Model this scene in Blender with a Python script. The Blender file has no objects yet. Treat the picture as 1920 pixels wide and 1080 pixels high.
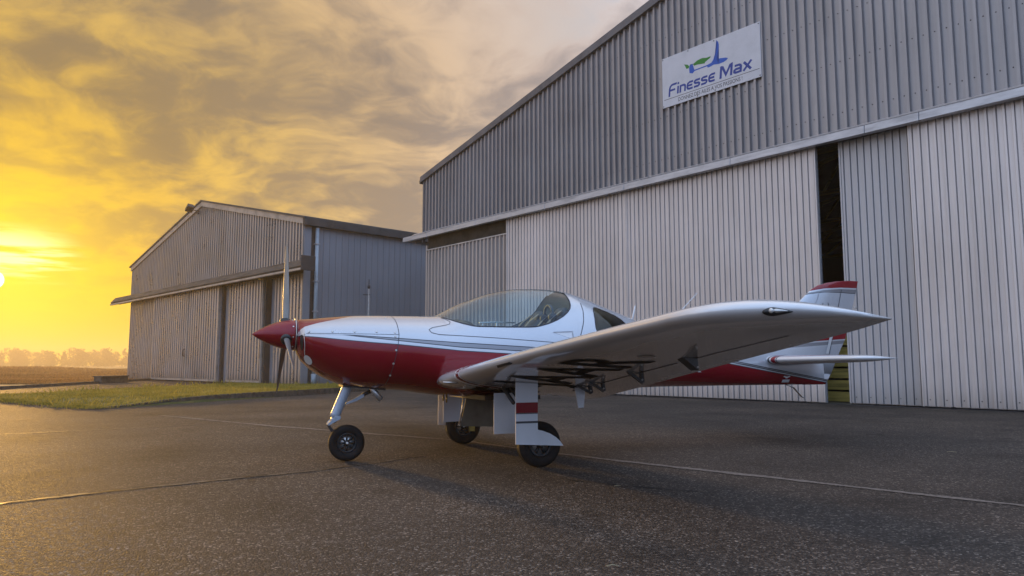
import bpy, bmesh, math, random
import numpy as np
from mathutils import Vector, Matrix
R = math.radians
random.seed(7); rng = np.random.default_rng(11)
scene = bpy.context.scene
COL = scene.collection

# ------------------------------------------------------------------ camera
CAM_H = 0.80
cam_d = bpy.data.cameras.new('camera'); cam = bpy.data.objects.new('camera', cam_d); COL.objects.link(cam)
cam_d.sensor_width = 36.0; cam_d.lens = 1390 / 1920 * 36
cam_d.clip_start = 0.05; cam_d.clip_end = 9000
cam.location = (0, 0, CAM_H)
cam.rotation_euler = (R(90) + math.atan(145 / 1390), 0, 0)
scene.camera = cam

# ------------------------------------------------------------------ light: low sun behind thin cloud, front left
SUN_AZ = R(35.15)      # to the left of the view axis
SUN_EL = R(5.4)
SUN_V = Vector((-math.sin(SUN_AZ) * math.cos(SUN_EL), math.cos(SUN_AZ) * math.cos(SUN_EL), math.sin(SUN_EL)))
sun_d = bpy.data.lights.new('sun', 'SUN'); sun = bpy.data.objects.new('sun', sun_d); COL.objects.link(sun)
sun_d.energy = 1.7; sun_d.angle = R(4.0); sun_d.color = (1.0, 0.54, 0.13)
sun.rotation_euler = SUN_V.to_track_quat('Z', 'Y').to_euler()
sun.location = (-60, 90, 30)

scene.view_settings.view_transform = 'Standard'
scene.view_settings.look = 'None'
scene.view_settings.gamma = 1.0
scene.view_settings.exposure = 0.78
scene.view_settings.use_curve_mapping = False
scene.cycles.use_denoising = True
scene.cycles.max_bounces = 8
scene.cycles.transparent_max_bounces = 16
scene.cycles.volume_bounces = 0
scene.cycles.sample_clamp_indirect = 6


class NT:
    """small helper around a node tree"""
    def __init__(s, tree):
        s.t = tree; s.n = tree.nodes; s.l = tree.links
    def new(s, kind, **kw):
        n = s.n.new(kind)
        for k, v in kw.items():
            setattr(n, k, v)
        return n
    def put(s, sock, v):
        if isinstance(v, bpy.types.NodeSocket): s.l.new(v, sock)
        elif isinstance(v, (tuple, list)) and sock.type == 'RGBA' and len(v) == 3: sock.default_value = (*v, 1)
        else: sock.default_value = v
    def math(s, op, a, b=None, c=None, clamp=False):
        n = s.new('ShaderNodeMath', operation=op, use_clamp=clamp)
        s.put(n.inputs[0], a)
        if b is not None: s.put(n.inputs[1], b)
        if c is not None: s.put(n.inputs[2], c)
        return n.outputs[0]
    def vmath(s, op, a, b=None):
        n = s.new('ShaderNodeVectorMath', operation=op)
        s.put(n.inputs[0], a)
        if b is not None: s.put(n.inputs[1], b)
        return n.outputs['Value'] if op in ('DOT_PRODUCT', 'LENGTH') else n.outputs[0]
    def mix(s, f, a, b, blend='MIX'):
        n = s.new('ShaderNodeMix', data_type='RGBA', blend_type=blend)
        s.put(n.inputs[0], f); s.put(n.inputs[6], a); s.put(n.inputs[7], b)
        return n.outputs[2]
    def ramp(s, f, pts, interp='LINEAR'):
        n = s.new('ShaderNodeValToRGB'); r = n.color_ramp; r.interpolation = interp
        while len(r.elements) < len(pts): r.elements.new(0.5)
        for e, (p, c) in zip(r.elements, pts):
            e.position = p
            e.color = (c, c, c, 1) if isinstance(c, (int, float)) else (*c, 1)
        s.put(n.inputs[0], f)
        return n.outputs[0]
    def noise(s, vec, scale, detail=3, rough=0.5, dist=0.0, out=0):
        n = s.new('ShaderNodeTexNoise')
        if vec is not None: s.put(n.inputs['Vector'], vec)
        n.inputs['Scale'].default_value = scale; n.inputs['Detail'].default_value = detail
        n.inputs['Roughness'].default_value = rough; n.inputs['Distortion'].default_value = dist
        return n.outputs[out]
    def mapping(s, vec, scale=(1, 1, 1), loc=(0, 0, 0), rot=(0, 0, 0)):
        n = s.new('ShaderNodeMapping'); s.put(n.inputs[0], vec)
        n.inputs['Scale'].default_value = scale; n.inputs['Location'].default_value = loc; n.inputs['Rotation'].default_value = rot
        return n.outputs[0]
    def step(s, v, lo, hi):
        n = s.new('ShaderNodeMapRange', interpolation_type='SMOOTHSTEP', clamp=True)
        s.put(n.inputs[0], v); s.put(n.inputs[1], lo); s.put(n.inputs[2], hi)
        return n.outputs[0]
    def sep(s, v):
        n = s.new('ShaderNodeSeparateXYZ'); s.put(n.inputs[0], v); return n.outputs
    def comb(s, x, y, z):
        n = s.new('ShaderNodeCombineXYZ'); s.put(n.inputs[0], x); s.put(n.inputs[1], y); s.put(n.inputs[2], z); return n.outputs[0]


# ------------------------------------------------------------------ sky: physical sky under broken sunset cloud
world = bpy.data.worlds.new('World'); scene.world = world; world.use_nodes = True
w = NT(world.node_tree); w.n.clear()
tc = w.new('ShaderNodeTexCoord').outputs['Generated']
dirv = w.vmath('NORMALIZE', tc)
dx, dy, dz = w.sep(dirv)
sky = w.new('ShaderNodeTexSky', sky_type='NISHITA', sun_disc=False)
sky.sun_elevation = SUN_EL; sky.sun_rotation = -SUN_AZ
sky.air_density = 1.0; sky.dust_density = 2.0; sky.ozone_density = 2.0
csun = w.vmath('DOT_PRODUCT', dirv, tuple(SUN_V))
ang = w.math('MULTIPLY', w.math('ARCCOSINE', csun), 1 / math.pi)          # 0 at the sun, 1 opposite
up = w.math('MAXIMUM', dz, 0.0)
lit = w.ramp(ang, [(0.0, (1.0, 0.74, 0.02)), (0.03, (0.90, 0.55, 0.03)), (0.06, (0.76, 0.46, 0.06)), (0.105, (0.68, 0.44, 0.13)), (0.16, (0.68, 0.47, 0.26)),
                   (0.22, (0.71, 0.56, 0.47)), (0.28, (0.72, 0.66, 0.69)), (0.36, (0.86, 0.77, 0.76)), (0.42, (0.78, 0.84, 0.98)), (0.50, (0.50, 0.72, 1.10)), (1.0, (0.44, 0.68, 1.12))])
shade = w.ramp(ang, [(0.0, (0.92, 0.56, 0.03)), (0.035, (0.58, 0.35, 0.06)), (0.075, (0.29, 0.205, 0.10)), (0.16, (0.29, 0.23, 0.185)),
                     (0.24, (0.39, 0.34, 0.34)), (0.33, (0.48, 0.46, 0.50)), (0.45, (0.48, 0.54, 0.68)), (1.0, (0.34, 0.50, 0.84))])
clear = w.mix(1.0, w.mix(1.0, sky.outputs[0], (0.055, 0.055, 0.055), 'MULTIPLY'),
              w.ramp(ang, [(0.0, (0.8, 0.5, 0.02)), (0.12, (0.5, 0.36, 0.16)), (0.3, (0.34, 0.38, 0.48)), (1, (0.28, 0.40, 0.62))]), 'ADD')
inv = w.math('DIVIDE', 1.0, w.math('ADD', up, 0.26))
cp = w.comb(w.math('MULTIPLY', dx, inv), w.math('MULTIPLY', dy, inv), w.math('MULTIPLY', dz, 0.6))
warp = w.noise(cp, 1.6, 3, 0.55, out=1)
cpw = w.vmath('ADD', cp, w.vmath('SCALE', w.vmath('SUBTRACT', warp, (0.5, 0.5, 0.5))))
cpw.node.inputs[1].links[0].from_node.inputs['Scale'].default_value = 0.55
big = w.noise(w.mapping(cpw, (1.0, 1.15, 1.0), (3.1, 7.4, 0)), 3.2, 7, 0.55)
fine = w.noise(w.mapping(cpw, (1.0, 1.1, 1.0), (1.7, 2.2, 4)), 7.5, 6, 0.58)
dens = w.math('ADD', w.math('MULTIPLY', big, 0.60), w.math('MULTIPLY', fine, 0.40))
lightness = w.step(dens, 0.61, 0.385)
cloud = w.mix(lightness, shade, lit)
gap = w.math('MULTIPLY', w.step(dens, 0.50, 0.40), w.step(ang, 0.18, 0.28))
skycol = w.mix(w.math('MULTIPLY', gap, 0.75), cloud, clear)
gain = w.ramp(ang, [(0.0, 0.74), (0.24, 0.76), (0.34, 0.84), (0.52, 1.0), (1.0, 1.0)])
thick = w.math('MULTIPLY', w.step(dz, 0.10, 0.42), w.step(ang, 0.34, 0.22))      # the deck thickens overhead
gain = w.mix(w.math('MULTIPLY', thick, 0.25), gain, (0.10, 0.10, 0.10))
skycol = w.mix(1.0, skycol, gain, 'MULTIPLY')
# towards the horizon the cloud deck melts into warm haze
hz = w.ramp(ang, [(0.0, (0.74, 0.46, 0.0)), (0.08, (0.66, 0.38, 0.0)), (0.17, (0.58, 0.35, 0.09)), (0.28, (0.56, 0.38, 0.20)), (0.42, (0.66, 0.54, 0.48)), (0.6, (0.46, 0.46, 0.52)), (1, (0.36, 0.40, 0.50))])
low = w.math('MULTIPLY', w.step(dz, 0.17, 0.02), 0.90)
skycol = w.mix(low, skycol, hz)
# glowing break in the cloud beside the sun, and the sun itself
streak = w.noise(w.mapping(dirv, (2.2, 2.2, 26), (0, 0, 1.3)), 3.0, 5, 0.55)
br = w.math('MULTIPLY', w.step(streak, 0.45, 0.58), w.step(ang, 0.032, 0.012))
br = w.math('MULTIPLY', br, w.math('MULTIPLY', w.step(dz, 0.088, 0.112), w.step(dz, 0.165, 0.128)))
skycol = w.mix(br, skycol, (1.3, 1.1, 0.62))
halo = w.math('MULTIPLY', w.math('POWER', w.step(ang, 0.085, 0.0), 3.0), 0.5)
skycol = w.mix(halo, skycol, (0.95, 0.72, 0.03))
disc = w.step(ang, 0.0034, 0.0020)
skycol = w.mix(disc, skycol, (14.0, 10.5, 5.0))
# the low sky opposite the sun is already in the earth's shadow
anti = w.math('MULTIPLY', w.step(ang, 0.44, 0.66), w.step(dz, 0.66, 0.12))
skycol = w.mix(w.math('MULTIPLY', anti, 0.50), skycol, (0.12, 0.15, 0.24))
# below the horizon
skycol = w.mix(w.step(dz, 0.0, -0.05), skycol, (0.10, 0.08, 0.06))
bg = w.new('ShaderNodeBackground'); w.put(bg.inputs[0], skycol); bg.inputs[1].default_value = 1.0
w.l.new(bg.outputs[0], w.new('ShaderNodeOutputWorld').inputs[0])


# ------------------------------------------------------------------ materials
MATS = {}
def mat(name, col, rough=0.5, metal=0.0, coat=0.0, spec=0.5, coat_rough=0.05):
    m = bpy.data.materials.new(name); m.use_nodes = True
    n = NT(m.node_tree); b = n.n['Principled BSDF']
    n.put(b.inputs['Base Color'], col if not isinstance(col, (int, float)) else (col, col, col))
    b.inputs['Roughness'].default_value = rough; b.inputs['Metallic'].default_value = metal
    b.inputs['Coat Weight'].default_value = coat; b.inputs['Coat Roughness'].default_value = coat_rough
    b.inputs['Specular IOR Level'].default_value = spec
    MATS[name] = m
    return m, n, b
def objco(n): return n.new('ShaderNodeTexCoord').outputs['Object']
def worldpos(n): return n.new('ShaderNodeNewGeometry').outputs['Position']
def bump(n, b, h, strength=0.3, dist=0.02):
    k = n.new('ShaderNodeBump'); n.put(k.inputs['Height'], h)
    k.inputs['Strength'].default_value = strength; k.inputs['Distance'].default_value = dist
    n.l.new(k.outputs[0], b.inputs['Normal'])
def worn(name, col, rough=0.5, metal=0.0, coat=0.0, amount=0.25, scale=3.0, stretch=(1, 1, 1), spec=0.5):
    """plain colour with grime and scuffs"""
    m, n, b = mat(name, col, rough, metal, coat, spec)
    o = objco(n)
    f = n.noise(n.mapping(o, stretch), scale, 6, 0.6)
    dark = tuple(c * (1 - amount * 1.6) for c in col); light = tuple(min(1, c * (1 + amount)) for c in col)
    n.put(b.inputs['Base Color'], n.ramp(f, [(0.25, dark), (0.5, col), (0.78, light)]))
    n.put(b.inputs['Roughness'], n.ramp(f, [(0.2, min(1, rough * 1.35)), (0.8, rough * 0.75)]))
    return m

def cladding(name, col, rough, metal, stain=0.3, blot=0.0):
    """pressed sheet: rain streaks, dirt at the foot, slight differences sheet to sheet"""
    m, n, b = mat(name, col, rough, metal)
    p = worldpos(n); x, y, z = n.sep(p)
    streak = n.noise(n.mapping(p, (5.5, 5.5, 0.25)), 1.6, 5, 0.65)
    large = n.noise(n.mapping(p, (0.5, 0.5, 0.6)), 1.0, 4, 0.6)
    rnd = n.new('ShaderNodeObjectInfo').outputs['Random']
    v = n.math('ADD', n.math('MULTIPLY', streak, stain), n.math('MULTIPLY', large, stain * 0.9))
    v = n.math('ADD', v, n.math('MULTIPLY', rnd, 0.10))
    v = n.math('ADD', v, 1.0 - stain * 0.98 - 0.05)
    foot = n.math('MULTIPLY', n.step(n.math('ADD', z, n.math('MULTIPLY', streak, 0.5)), 0.85, 0.15), 0.38)
    c = n.mix(1.0, col, n.comb(v, v, v), 'MULTIPLY')
    c = n.mix(foot, c, (0.10, 0.085, 0.06))
    rustn = n.noise(n.mapping(p, (9, 9, 0.35), (3, 1, 7)), 1.0, 4, 0.7)
    c = n.mix(n.math('MULTIPLY', n.step(rustn, 0.68, 0.84), 0.20 if blot else 0.38), c, (0.16, 0.10, 0.06))
    n.put(b.inputs['Base Color'], c)
    r = n.math('ADD', n.math('MULTIPLY', large, 0.30), rough - 0.15)
    if blot:
        pat = n.noise(n.mapping(p, (1.3, 1.3, 0.9)), 0.8, 5, 0.65, 0.6)
        r = n.math('ADD', r, n.math('MULTIPLY', n.step(pat, 0.42, 0.60), blot))
    n.put(b.inputs['Roughness'], r)
    bump(n, b, n.noise(p, 1.7, 2, 0.5), 0.08, 0.02)
    return m

cladding('clad_upper', (0.33, 0.32, 0.33), 0.38, 0.45, 0.60)
cladding('clad_door', (0.68, 0.64, 0.63), 0.36, 0.25, 0.46)
cladding('clad_door_shaded', (0.50, 0.50, 0.52), 0.42, 0.20, 0.32)  # door cladding darkened: shade of the set-back leaf is painted in
cladding('clad_lower', (0.50, 0.465, 0.45), 0.36, 0.35, 0.36)
cladding('clad_small', (0.40, 0.385, 0.385), 0.30, 0.70, 0.50, 0.16)
cladding('clad_small_door', (0.50, 0.47, 0.465), 0.28, 0.70, 0.46, 0.16)
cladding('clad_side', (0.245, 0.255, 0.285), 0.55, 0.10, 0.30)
worn('flashing', (0.48, 0.49, 0.52), 0.38, 0.45, 0, 0.22, 2.5, (0.6, 1, 4))
worn('flashing_dark', (0.045, 0.042, 0.042), 0.55, 0.1, 0, 0.35, 2.0)
worn('verge_grey', (0.13, 0.13, 0.145), 0.5, 0.2, 0, 0.25, 2.0)
worn('roof_sheet', (0.07, 0.07, 0.07), 0.6, 0.1, 0, 0.3, 1.2)
worn('beam_brown', (0.045, 0.036, 0.026), 0.7, 0, 0, 0.3, 3)  # near-black brown, carries the shadow of the recess under the track
worn('header_steel', (0.085, 0.072, 0.062), 0.55, 0.2, 0, 0.5, 1.5, (0.5, 1, 3))
worn('header_lip', (0.42, 0.37, 0.33), 0.4, 0.2, 0, 0.25, 2)
worn('pipe_paint', (0.30, 0.35, 0.39), 0.4, 0.1, 0, 0.15, 4)
worn('strut_grey', (0.30, 0.29, 0.28), 0.45, 0.4, 0, 0.2, 4)
worn('plank_wood', (0.55, 0.43, 0.11), 0.6, 0, 0, 0.4, 2.5, (0.4, 3, 8))
worn('steel_dark', (0.06, 0.06, 0.065), 0.5, 0.5, 0, 0.3, 5)
worn('inside_dark', (0.05, 0.05, 0.05), 0.8, 0, 0, 0.3, 1)
worn('sign_panel', (0.66, 0.67, 0.72), 0.35, 0, 0, 0.07, 2.5)
mat('sign_blue', (0.010, 0.045, 0.30), 0.4)
mat('sign_azure', (0.005, 0.10, 0.52), 0.4)
mat('sign_green', (0.010, 0.22, 0.015), 0.4)
mat('sign_black', (0.015, 0.015, 0.018), 0.5)

# asphalt -----------------------------------------------------------------
m, n, b = mat('asphalt', (0.05, 0.05, 0.05), 0.8, 0, 0, 0.22)
p = worldpos(n)
vor = n.new('ShaderNodeTexVoronoi'); n.put(vor.inputs['Vector'], p); vor.inputs['Scale'].default_value = 112
vor2 = n.new('ShaderNodeTexVoronoi'); n.put(vor2.inputs['Vector'], p); vor2.inputs['Scale'].default_value = 58
vr = n.sep(vor.outputs['Color'])[0]; vr2 = n.sep(vor2.outputs['Color'])[1]
stone = n.ramp(vr, [(0.0, (0.012, 0.011, 0.010)), (0.45, (0.040, 0.036, 0.033)), (0.80, (0.085, 0.076, 0.068)), (0.92, (0.17, 0.150, 0.135)), (1.0, (0.46, 0.43, 0.39))])
stone2 = n.ramp(vr2, [(0.0, (0.020, 0.018, 0.016)), (0.7, (0.055, 0.048, 0.043)), (0.96, (0.10, 0.09, 0.08)), (1.0, (0.26, 0.24, 0.22))])
stone = n.mix(0.45, stone, stone2)
oil = n.noise(n.mapping(p, (1, 1, 1), (9, 3, 0)), 2.6, 3, 0.5)
stone = n.mix(n.math('MULTIPLY', n.step(oil, 0.68, 0.74), 0.6), stone, (0.016, 0.015, 0.014))
patch = n.noise(n.mapping(p, (0.22, 0.32, 1)), 1.0, 6, 0.62, 0.4)
stain = n.noise(n.mapping(p, (0.8, 0.7, 1), (4, 2, 0)), 1.1, 5, 0.6)
k = n.math('MULTIPLY', n.ramp(patch, [(0.28, 0.55), (0.5, 0.98), (0.72, 1.42)]), n.ramp(stain, [(0.30, 0.60), (0.46, 1.0), (0.75, 1.22)]))
tint = n.mix(n.step(patch, 0.35, 0.65), (1.05, 0.98, 0.93), (1.12, 1.00, 0.90))
c = n.mix(1.0, stone, n.comb(k, k, k), 'MULTIPLY'); c = n.mix(1.0, c, tint, 'MULTIPLY')
n.put(b.inputs['Base Color'], c)
n.put(b.inputs['Roughness'], n.math('ADD', n.math('MULTIPLY', vr, 0.22), 0.64))
hh = n.math('ADD', n.math('MULTIPLY', vr, 0.6), n.math('MULTIPLY', vor.outputs['Distance'], -0.8))
hh = n.math('ADD', hh, n.math('MULTIPLY', patch, 0.8))
bump(n, b, hh, 0.9, 0.008)
worn('joint_worn', (0.16, 0.135, 0.115), 0.75, 0, 0, 0.45, 30)
worn('sealant', (0.115, 0.092, 0.066), 0.6, 0, 0, 0.5, 12)
worn('crack_black', (0.012, 0.011, 0.010), 0.9, 0, 0, 0.3, 12)
worn('concrete_kerb', (0.085, 0.075, 0.062), 0.85, 0, 0, 0.5, 6)
worn('concrete_floor', (0.16, 0.15, 0.13), 0.7, 0, 0, 0.3, 1)

def leafy(name, cols, rough=0.65, trans=0.35, scale=0.8):
    m = bpy.data.materials.new(name); m.use_nodes = True; n = NT(m.node_tree); b = n.n['Principled BSDF']; out = n.n['Material Output']
    f = n.noise(worldpos(n), scale, 4, 0.6)
    g = n.noise(worldpos(n), scale * 23, 2, 0.5)
    f = n.math('ADD', n.math('MULTIPLY', f, 0.6), n.math('MULTIPLY', g, 0.4))
    c = n.ramp(f, [(0.32 + 0.36 * i / (len(cols) - 1), q) for i, q in enumerate(cols)])
    n.put(b.inputs['Base Color'], c); b.inputs['Roughness'].default_value = rough; b.inputs['Specular IOR Level'].default_value = 0.25
    t = n.new('ShaderNodeBsdfTranslucent'); n.put(t.inputs[0], c)
    mx = n.new('ShaderNodeMixShader'); mx.inputs[0].default_value = trans
    n.l.new(b.outputs[0], mx.inputs[1]); n.l.new(t.outputs[0], mx.inputs[2]); n.l.new(mx.outputs[0], out.inputs[0])
    MATS[name] = m
leafy('grass_blades', [(0.12, 0.115, 0.025), (0.28, 0.25, 0.045), (0.42, 0.35, 0.08), (0.52, 0.42, 0.15)], trans=0.5, scale=1.1)
leafy('dry_grass', [(0.16, 0.105, 0.04), (0.36, 0.21, 0.085), (0.52, 0.33, 0.14)], trans=0.5, scale=0.15)
leafy('tree_leaves', [(0.030, 0.035, 0.012), (0.055, 0.055, 0.018), (0.08, 0.07, 0.025)], trans=0.3, scale=0.1)
m, n, b = mat('turf_soil', (0.10, 0.095, 0.03), 0.9)
f = n.noise(worldpos(n), 1.6, 6, 0.65); g = n.noise(worldpos(n), 30, 3, 0.6)
n.put(b.inputs['Base Color'], n.ramp(n.math('ADD', n.math('MULTIPLY', f, 0.5), n.math('MULTIPLY', g, 0.5)),
      [(0.3, (0.045, 0.050, 0.014)), (0.5, (0.10, 0.105, 0.028)), (0.7, (0.19, 0.155, 0.06))]))
bump(n, b, g, 0.8, 0.03)
m, n, b = mat('field_soil', (0.12, 0.08, 0.03), 0.95)
f = n.noise(n.mapping(worldpos(n), (0.06, 0.25, 1)), 1.0, 6, 0.6)
n.put(b.inputs['Base Color'], n.ramp(f, [(0.35, (0.14, 0.12, 0.04)), (0.5, (0.28, 0.17, 0.07)), (0.65, (0.38, 0.24, 0.10))]))
worn('bark', (0.06, 0.045, 0.03), 0.9, 0, 0, 0.3, 3)


# ------------------------------------------------------------------ mesh helpers
def link(o, parent=None):
    COL.objects.link(o)
    if parent is not None: o.parent = parent
    return o
def mesh_obj(name, verts, faces, m, parent=None, smooth=False, mats=None, fm=None):
    me = bpy.data.meshes.new(name)
    me.from_pydata([tuple(v) for v in verts], [], [tuple(f) for f in faces])
    for q in (mats or [m]): me.materials.append(MATS[q] if isinstance(q, str) else q)
    if fm is not None: me.polygons.foreach_set('material_index', fm)
    if smooth: me.polygons.foreach_set('use_smooth', [True] * len(me.polygons))
    me.update()
    return link(bpy.data.objects.new(name, me), parent)
def bm_obj(name, bm, m, parent=None, smooth=False, normals=True):
    if normals: bmesh.ops.recalc_face_normals(bm, faces=bm.faces)
    me = bpy.data.meshes.new(name); bm.to_mesh(me); bm.free()
    me.materials.append(MATS[m])
    if smooth: me.polygons.foreach_set('use_smooth', [True] * len(me.polygons))
    return link(bpy.data.objects.new(name, me), parent)
def same_mesh(o, name, parent, loc=(0, 0, 0), rot=(0, 0, 0)):
    c = o.copy(); c.name = name; COL.objects.link(c); c.parent = parent; c.location = loc; c.rotation_euler = rot
    return c
def tag(o, label=None, cat=None, group=None, kind=None):
    if label: o['label'] = label
    if cat: o['category'] = cat
    if group: o['group'] = group
    if kind: o['kind'] = kind
    return o
def empty(name, loc, rz=0):
    o = bpy.data.objects.new(name, None); COL.objects.link(o)
    o.location = loc; o.rotation_euler = (0, 0, rz); o.empty_display_size = 0.3
    return o
def box(bm, x0, x1, y0, y1, z0, z1, bevel=0.0):
    v = [bm.verts.new((x, y, z)) for x in (x0, x1) for y in (y0, y1) for z in (z0, z1)]
    fs = [bm.faces.new([v[i] for i in q]) for q in ((0, 1, 3, 2), (4, 6, 7, 5), (0, 4, 5, 1), (2, 3, 7, 6), (0, 2, 6, 4), (1, 5, 7, 3))]
    if bevel:
        es = list({e for f in fs for e in f.edges})
        bmesh.ops.bevel(bm, geom=es, offset=bevel, segments=2, affect='EDGES', profile=0.6)
def box_obj(name, dims, m, parent=None, bevel=0.0):
    bm = bmesh.new(); box(bm, *dims, bevel=bevel); return bm_obj(name, bm, m, parent)
def tube(bm, pts, rad, seg=10, caps=True):
    pts = [Vector(p) for p in pts]
    rads = rad if isinstance(rad, (list, tuple)) else [rad] * len(pts)
    rings = []; prev = None
    for i, p in enumerate(pts):
        d = (pts[min(i + 1, len(pts) - 1)] - pts[max(i - 1, 0)]).normalized()
        u = prev - d * prev.dot(d) if prev is not None else d.orthogonal()
        u.normalize(); prev = u; v = d.cross(u)
        rings.append([bm.verts.new(p + (u * math.cos(2 * math.pi * k / seg) + v * math.sin(2 * math.pi * k / seg)) * rads[i]) for k in range(seg)])
    for a_, b_ in zip(rings, rings[1:]):
        for k in range(seg): bm.faces.new((a_[k], a_[(k + 1) % seg], b_[(k + 1) % seg], b_[k]))
    if caps: bm.faces.new(rings[0][::-1]); bm.faces.new(rings[-1])
def tube_obj(name, pts, rad, m, parent=None, seg=10):
    bm = bmesh.new(); tube(bm, pts, rad, seg); return bm_obj(name, bm, m, parent, True)
def prism(bm, poly, axis, d0, d1):
    """extrude a 2D polygon; axis 'x','y' or 'z' is the extrusion axis"""
    def pt(u, v, d): return {'x': (d, u, v), 'y': (u, d, v), 'z': (u, v, d)}[axis]
    a_ = [bm.verts.new(pt(u, v, d0)) for u, v in poly]; b_ = [bm.verts.new(pt(u, v, d1)) for u, v in poly]
    bm.faces.new(a_); bm.faces.new(b_[::-1])
    for i in range(len(poly)): bm.faces.new((a_[i], b_[i], b_[(i + 1) % len(poly)], a_[(i + 1) % len(poly)]))
def lathe(bm, prof, origin, axis='y', seg=36):
    """prof = (radius, along axis)"""
    rings = []
    for r_, h in prof:
        ring = []
        for k in range(seg):
            t = 2 * math.pi * k / seg; c_, s_ = r_ * math.cos(t), r_ * math.sin(t)
            q = {'y': (c_, h, s_), 'x': (h, c_, s_), 'z': (c_, s_, h)}[axis]
            ring.append(bm.verts.new(Vector(origin) + Vector(q)))
        rings.append(ring)
    for a_, b_ in zip(rings, rings[1:]):
        for k in range(seg): bm.faces.new((a_[k], a_[(k + 1) % seg], b_[(k + 1) % seg], b_[k]))
    return rings


# ------------------------------------------------------------------ ground and paving
def sheet(name, poly, z, m, kind='structure', parent=None, cuts=0):
    bm = bmesh.new(); bm.faces.new([bm.verts.new((x, y, z)) for x, y in poly])
    o = bm_obj(name, bm, m, parent, normals=False)
    if kind: o['kind'] = kind
    return o
sheet('ground', [(-2500, -300), (2500, -300), (2500, 4500), (-2500, 4500)], -0.06, 'field_soil')
FARK = [(-10.2, -20.0), (-17.16, 25.06), (-18.9, 36.3), (-20.4, 46.0)]      # far edge of the paving
apron = sheet('asphalt_apron', [(-10.2, -25), (48, -25), (48, 62), (-20.4, 62)] + FARK[::-1][:-1], 0.0, 'asphalt')

def strip(name, pts, width, z, m, parent, jitter=0.3, step=0.08, kind=None, wob=0.0):
    """a narrow uneven band along a line on the ground"""
    P = []; 
    for (x0, y0), (x1, y1) in zip(pts, pts[1:]):
        L = math.hypot(x1 - x0, y1 - y0); k = max(1, int(L / step))
        for i in range(k): P.append((x0 + (x1 - x0) * i / k, y0 + (y1 - y0) * i / k))
    P.append(pts[-1])
    V, F = [], []; wa = wb = w0 = 0.0
    for i, (x, y) in enumerate(P):
        a_ = P[max(0, i - 1)]; b_ = P[min(len(P) - 1, i + 1)]
        d = Vector((b_[0] - a_[0], b_[1] - a_[1])).normalized(); nn = Vector((-d.y, d.x))
        wa = 0.75 * wa + random.uniform(-1, 1) * jitter * width * 0.5; wb = 0.75 * wb + random.uniform(-1, 1) * jitter * width * 0.5
        w0 = 0.93 * w0 + random.uniform(-1, 1) * wob
        V.append((x + nn.x * (width / 2 + wa + w0), y + nn.y * (width / 2 + wa + w0), z)); V.append((x - nn.x * (width / 2 + wb - w0), y - nn.y * (width / 2 + wb - w0), z))
        if i: F.append((2 * i - 2, 2 * i - 1, 2 * i + 1, 2 * i))
    return mesh_obj(name, V, F, m, parent)
strip('paving_joint', [(-5.6, 12.0), (-3.2, 9.95), (-0.57, 8.06), (0.48, 6.77), (2.0, 5.25), (2.92, 4.34), (5.2, 2.1)], 0.075, 0.004, 'joint_worn', apron, 0.35, 0.05)
strip('paving_crack', [(-4.4, 4.15), (-2.97, 4.41), (-2.2, 5.2), (-1.55, 5.72), (-1.1, 6.25), (-0.80, 6.70)], 0.042, 0.004, 'sealant', apron, 0.6, 0.03, wob=0.004)
strip('paving_crack', [(-4.4, 4.17), (-2.97, 4.43), (-2.2, 5.22), (-1.55, 5.74), (-1.1, 6.27), (-0.80, 6.72)], 0.013, 0.008, 'crack_black', apron, 0.9, 0.02, wob=0.004)
strip('paving_crack', [(-9.0, 9.4), (-5.94, 8.75), (-4.9, 9.55), (-4.2, 10.3)], 0.05, 0.004, 'sealant', apron, 0.6, 0.04, wob=0.004)
strip('paving_crack', [(-9.0, 12.0), (-7.6, 10.9), (-7.0, 11.3)], 0.05, 0.004, 'sealant', apron, 0.6, 0.04, wob=0.004)
strip('paving_crack', [(0.35, 5.35), (0.75, 5.05), (1.3, 4.75)], 0.02, 0.004, 'crack_black', apron, 0.8, 0.02, wob=0.006)

# kerb along the lawn, stone by stone
kerb = empty('kerb', (-7.62, 13.75, 0)); tag(kerb, kind='structure')
K0 = Vector((-7.62, 13.75, 0)); K1 = Vector((-3.45, 27.0, 0)); kd = (K1 - K0).normalized(); kn = Vector((-kd.y, kd.x, 0)); KL = (K1 - K0).length
kerb.rotation_euler = (0, 0, math.atan2(kd.y, kd.x))
def sm(t): t = max(0.0, min(1.0, t)); return t * t * (3 - 2 * t)
nst = int(KL / 1.0)
for i in range(nst):
    s0, s1 = i * KL / nst + 0.006, (i + 1) * KL / nst - 0.006
    h0, h1 = 0.02 + 0.125 * sm(s0 / 3.2), 0.02 + 0.125 * sm(s1 / 3.2); j = random.uniform(-0.006, 0.006)
    bm = bmesh.new(); prism(bm, [(s0, -0.12), (s1, -0.12), (s1, h1 + j), (s0, h0 + j)], 'y', 0.0, 0.13)
    bmesh.ops.bevel(bm, geom=list(bm.edges), offset=0.012, segments=2, affect='EDGES')
    bm_obj('kerb_stone', bm, 'concrete_kerb', kerb)
fk = empty('far_kerb', (-17.16, 25.06, 0)); tag(fk, kind='structure')
fd = Vector((FARK[2][0] - FARK[1][0], FARK[2][1] - FARK[1][1], 0)); fk.rotation_euler = (0, 0, math.atan2(fd.y, fd.x))
for i in range(-16, 18):
    box_obj('kerb_stone', (i * 1.0 + 0.01, i * 1.0 + 0.99, 0, 0.14, -0.1, 0.10 + random.uniform(-0.006, 0.006)), 'concrete_kerb', fk, 0.012)

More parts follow.
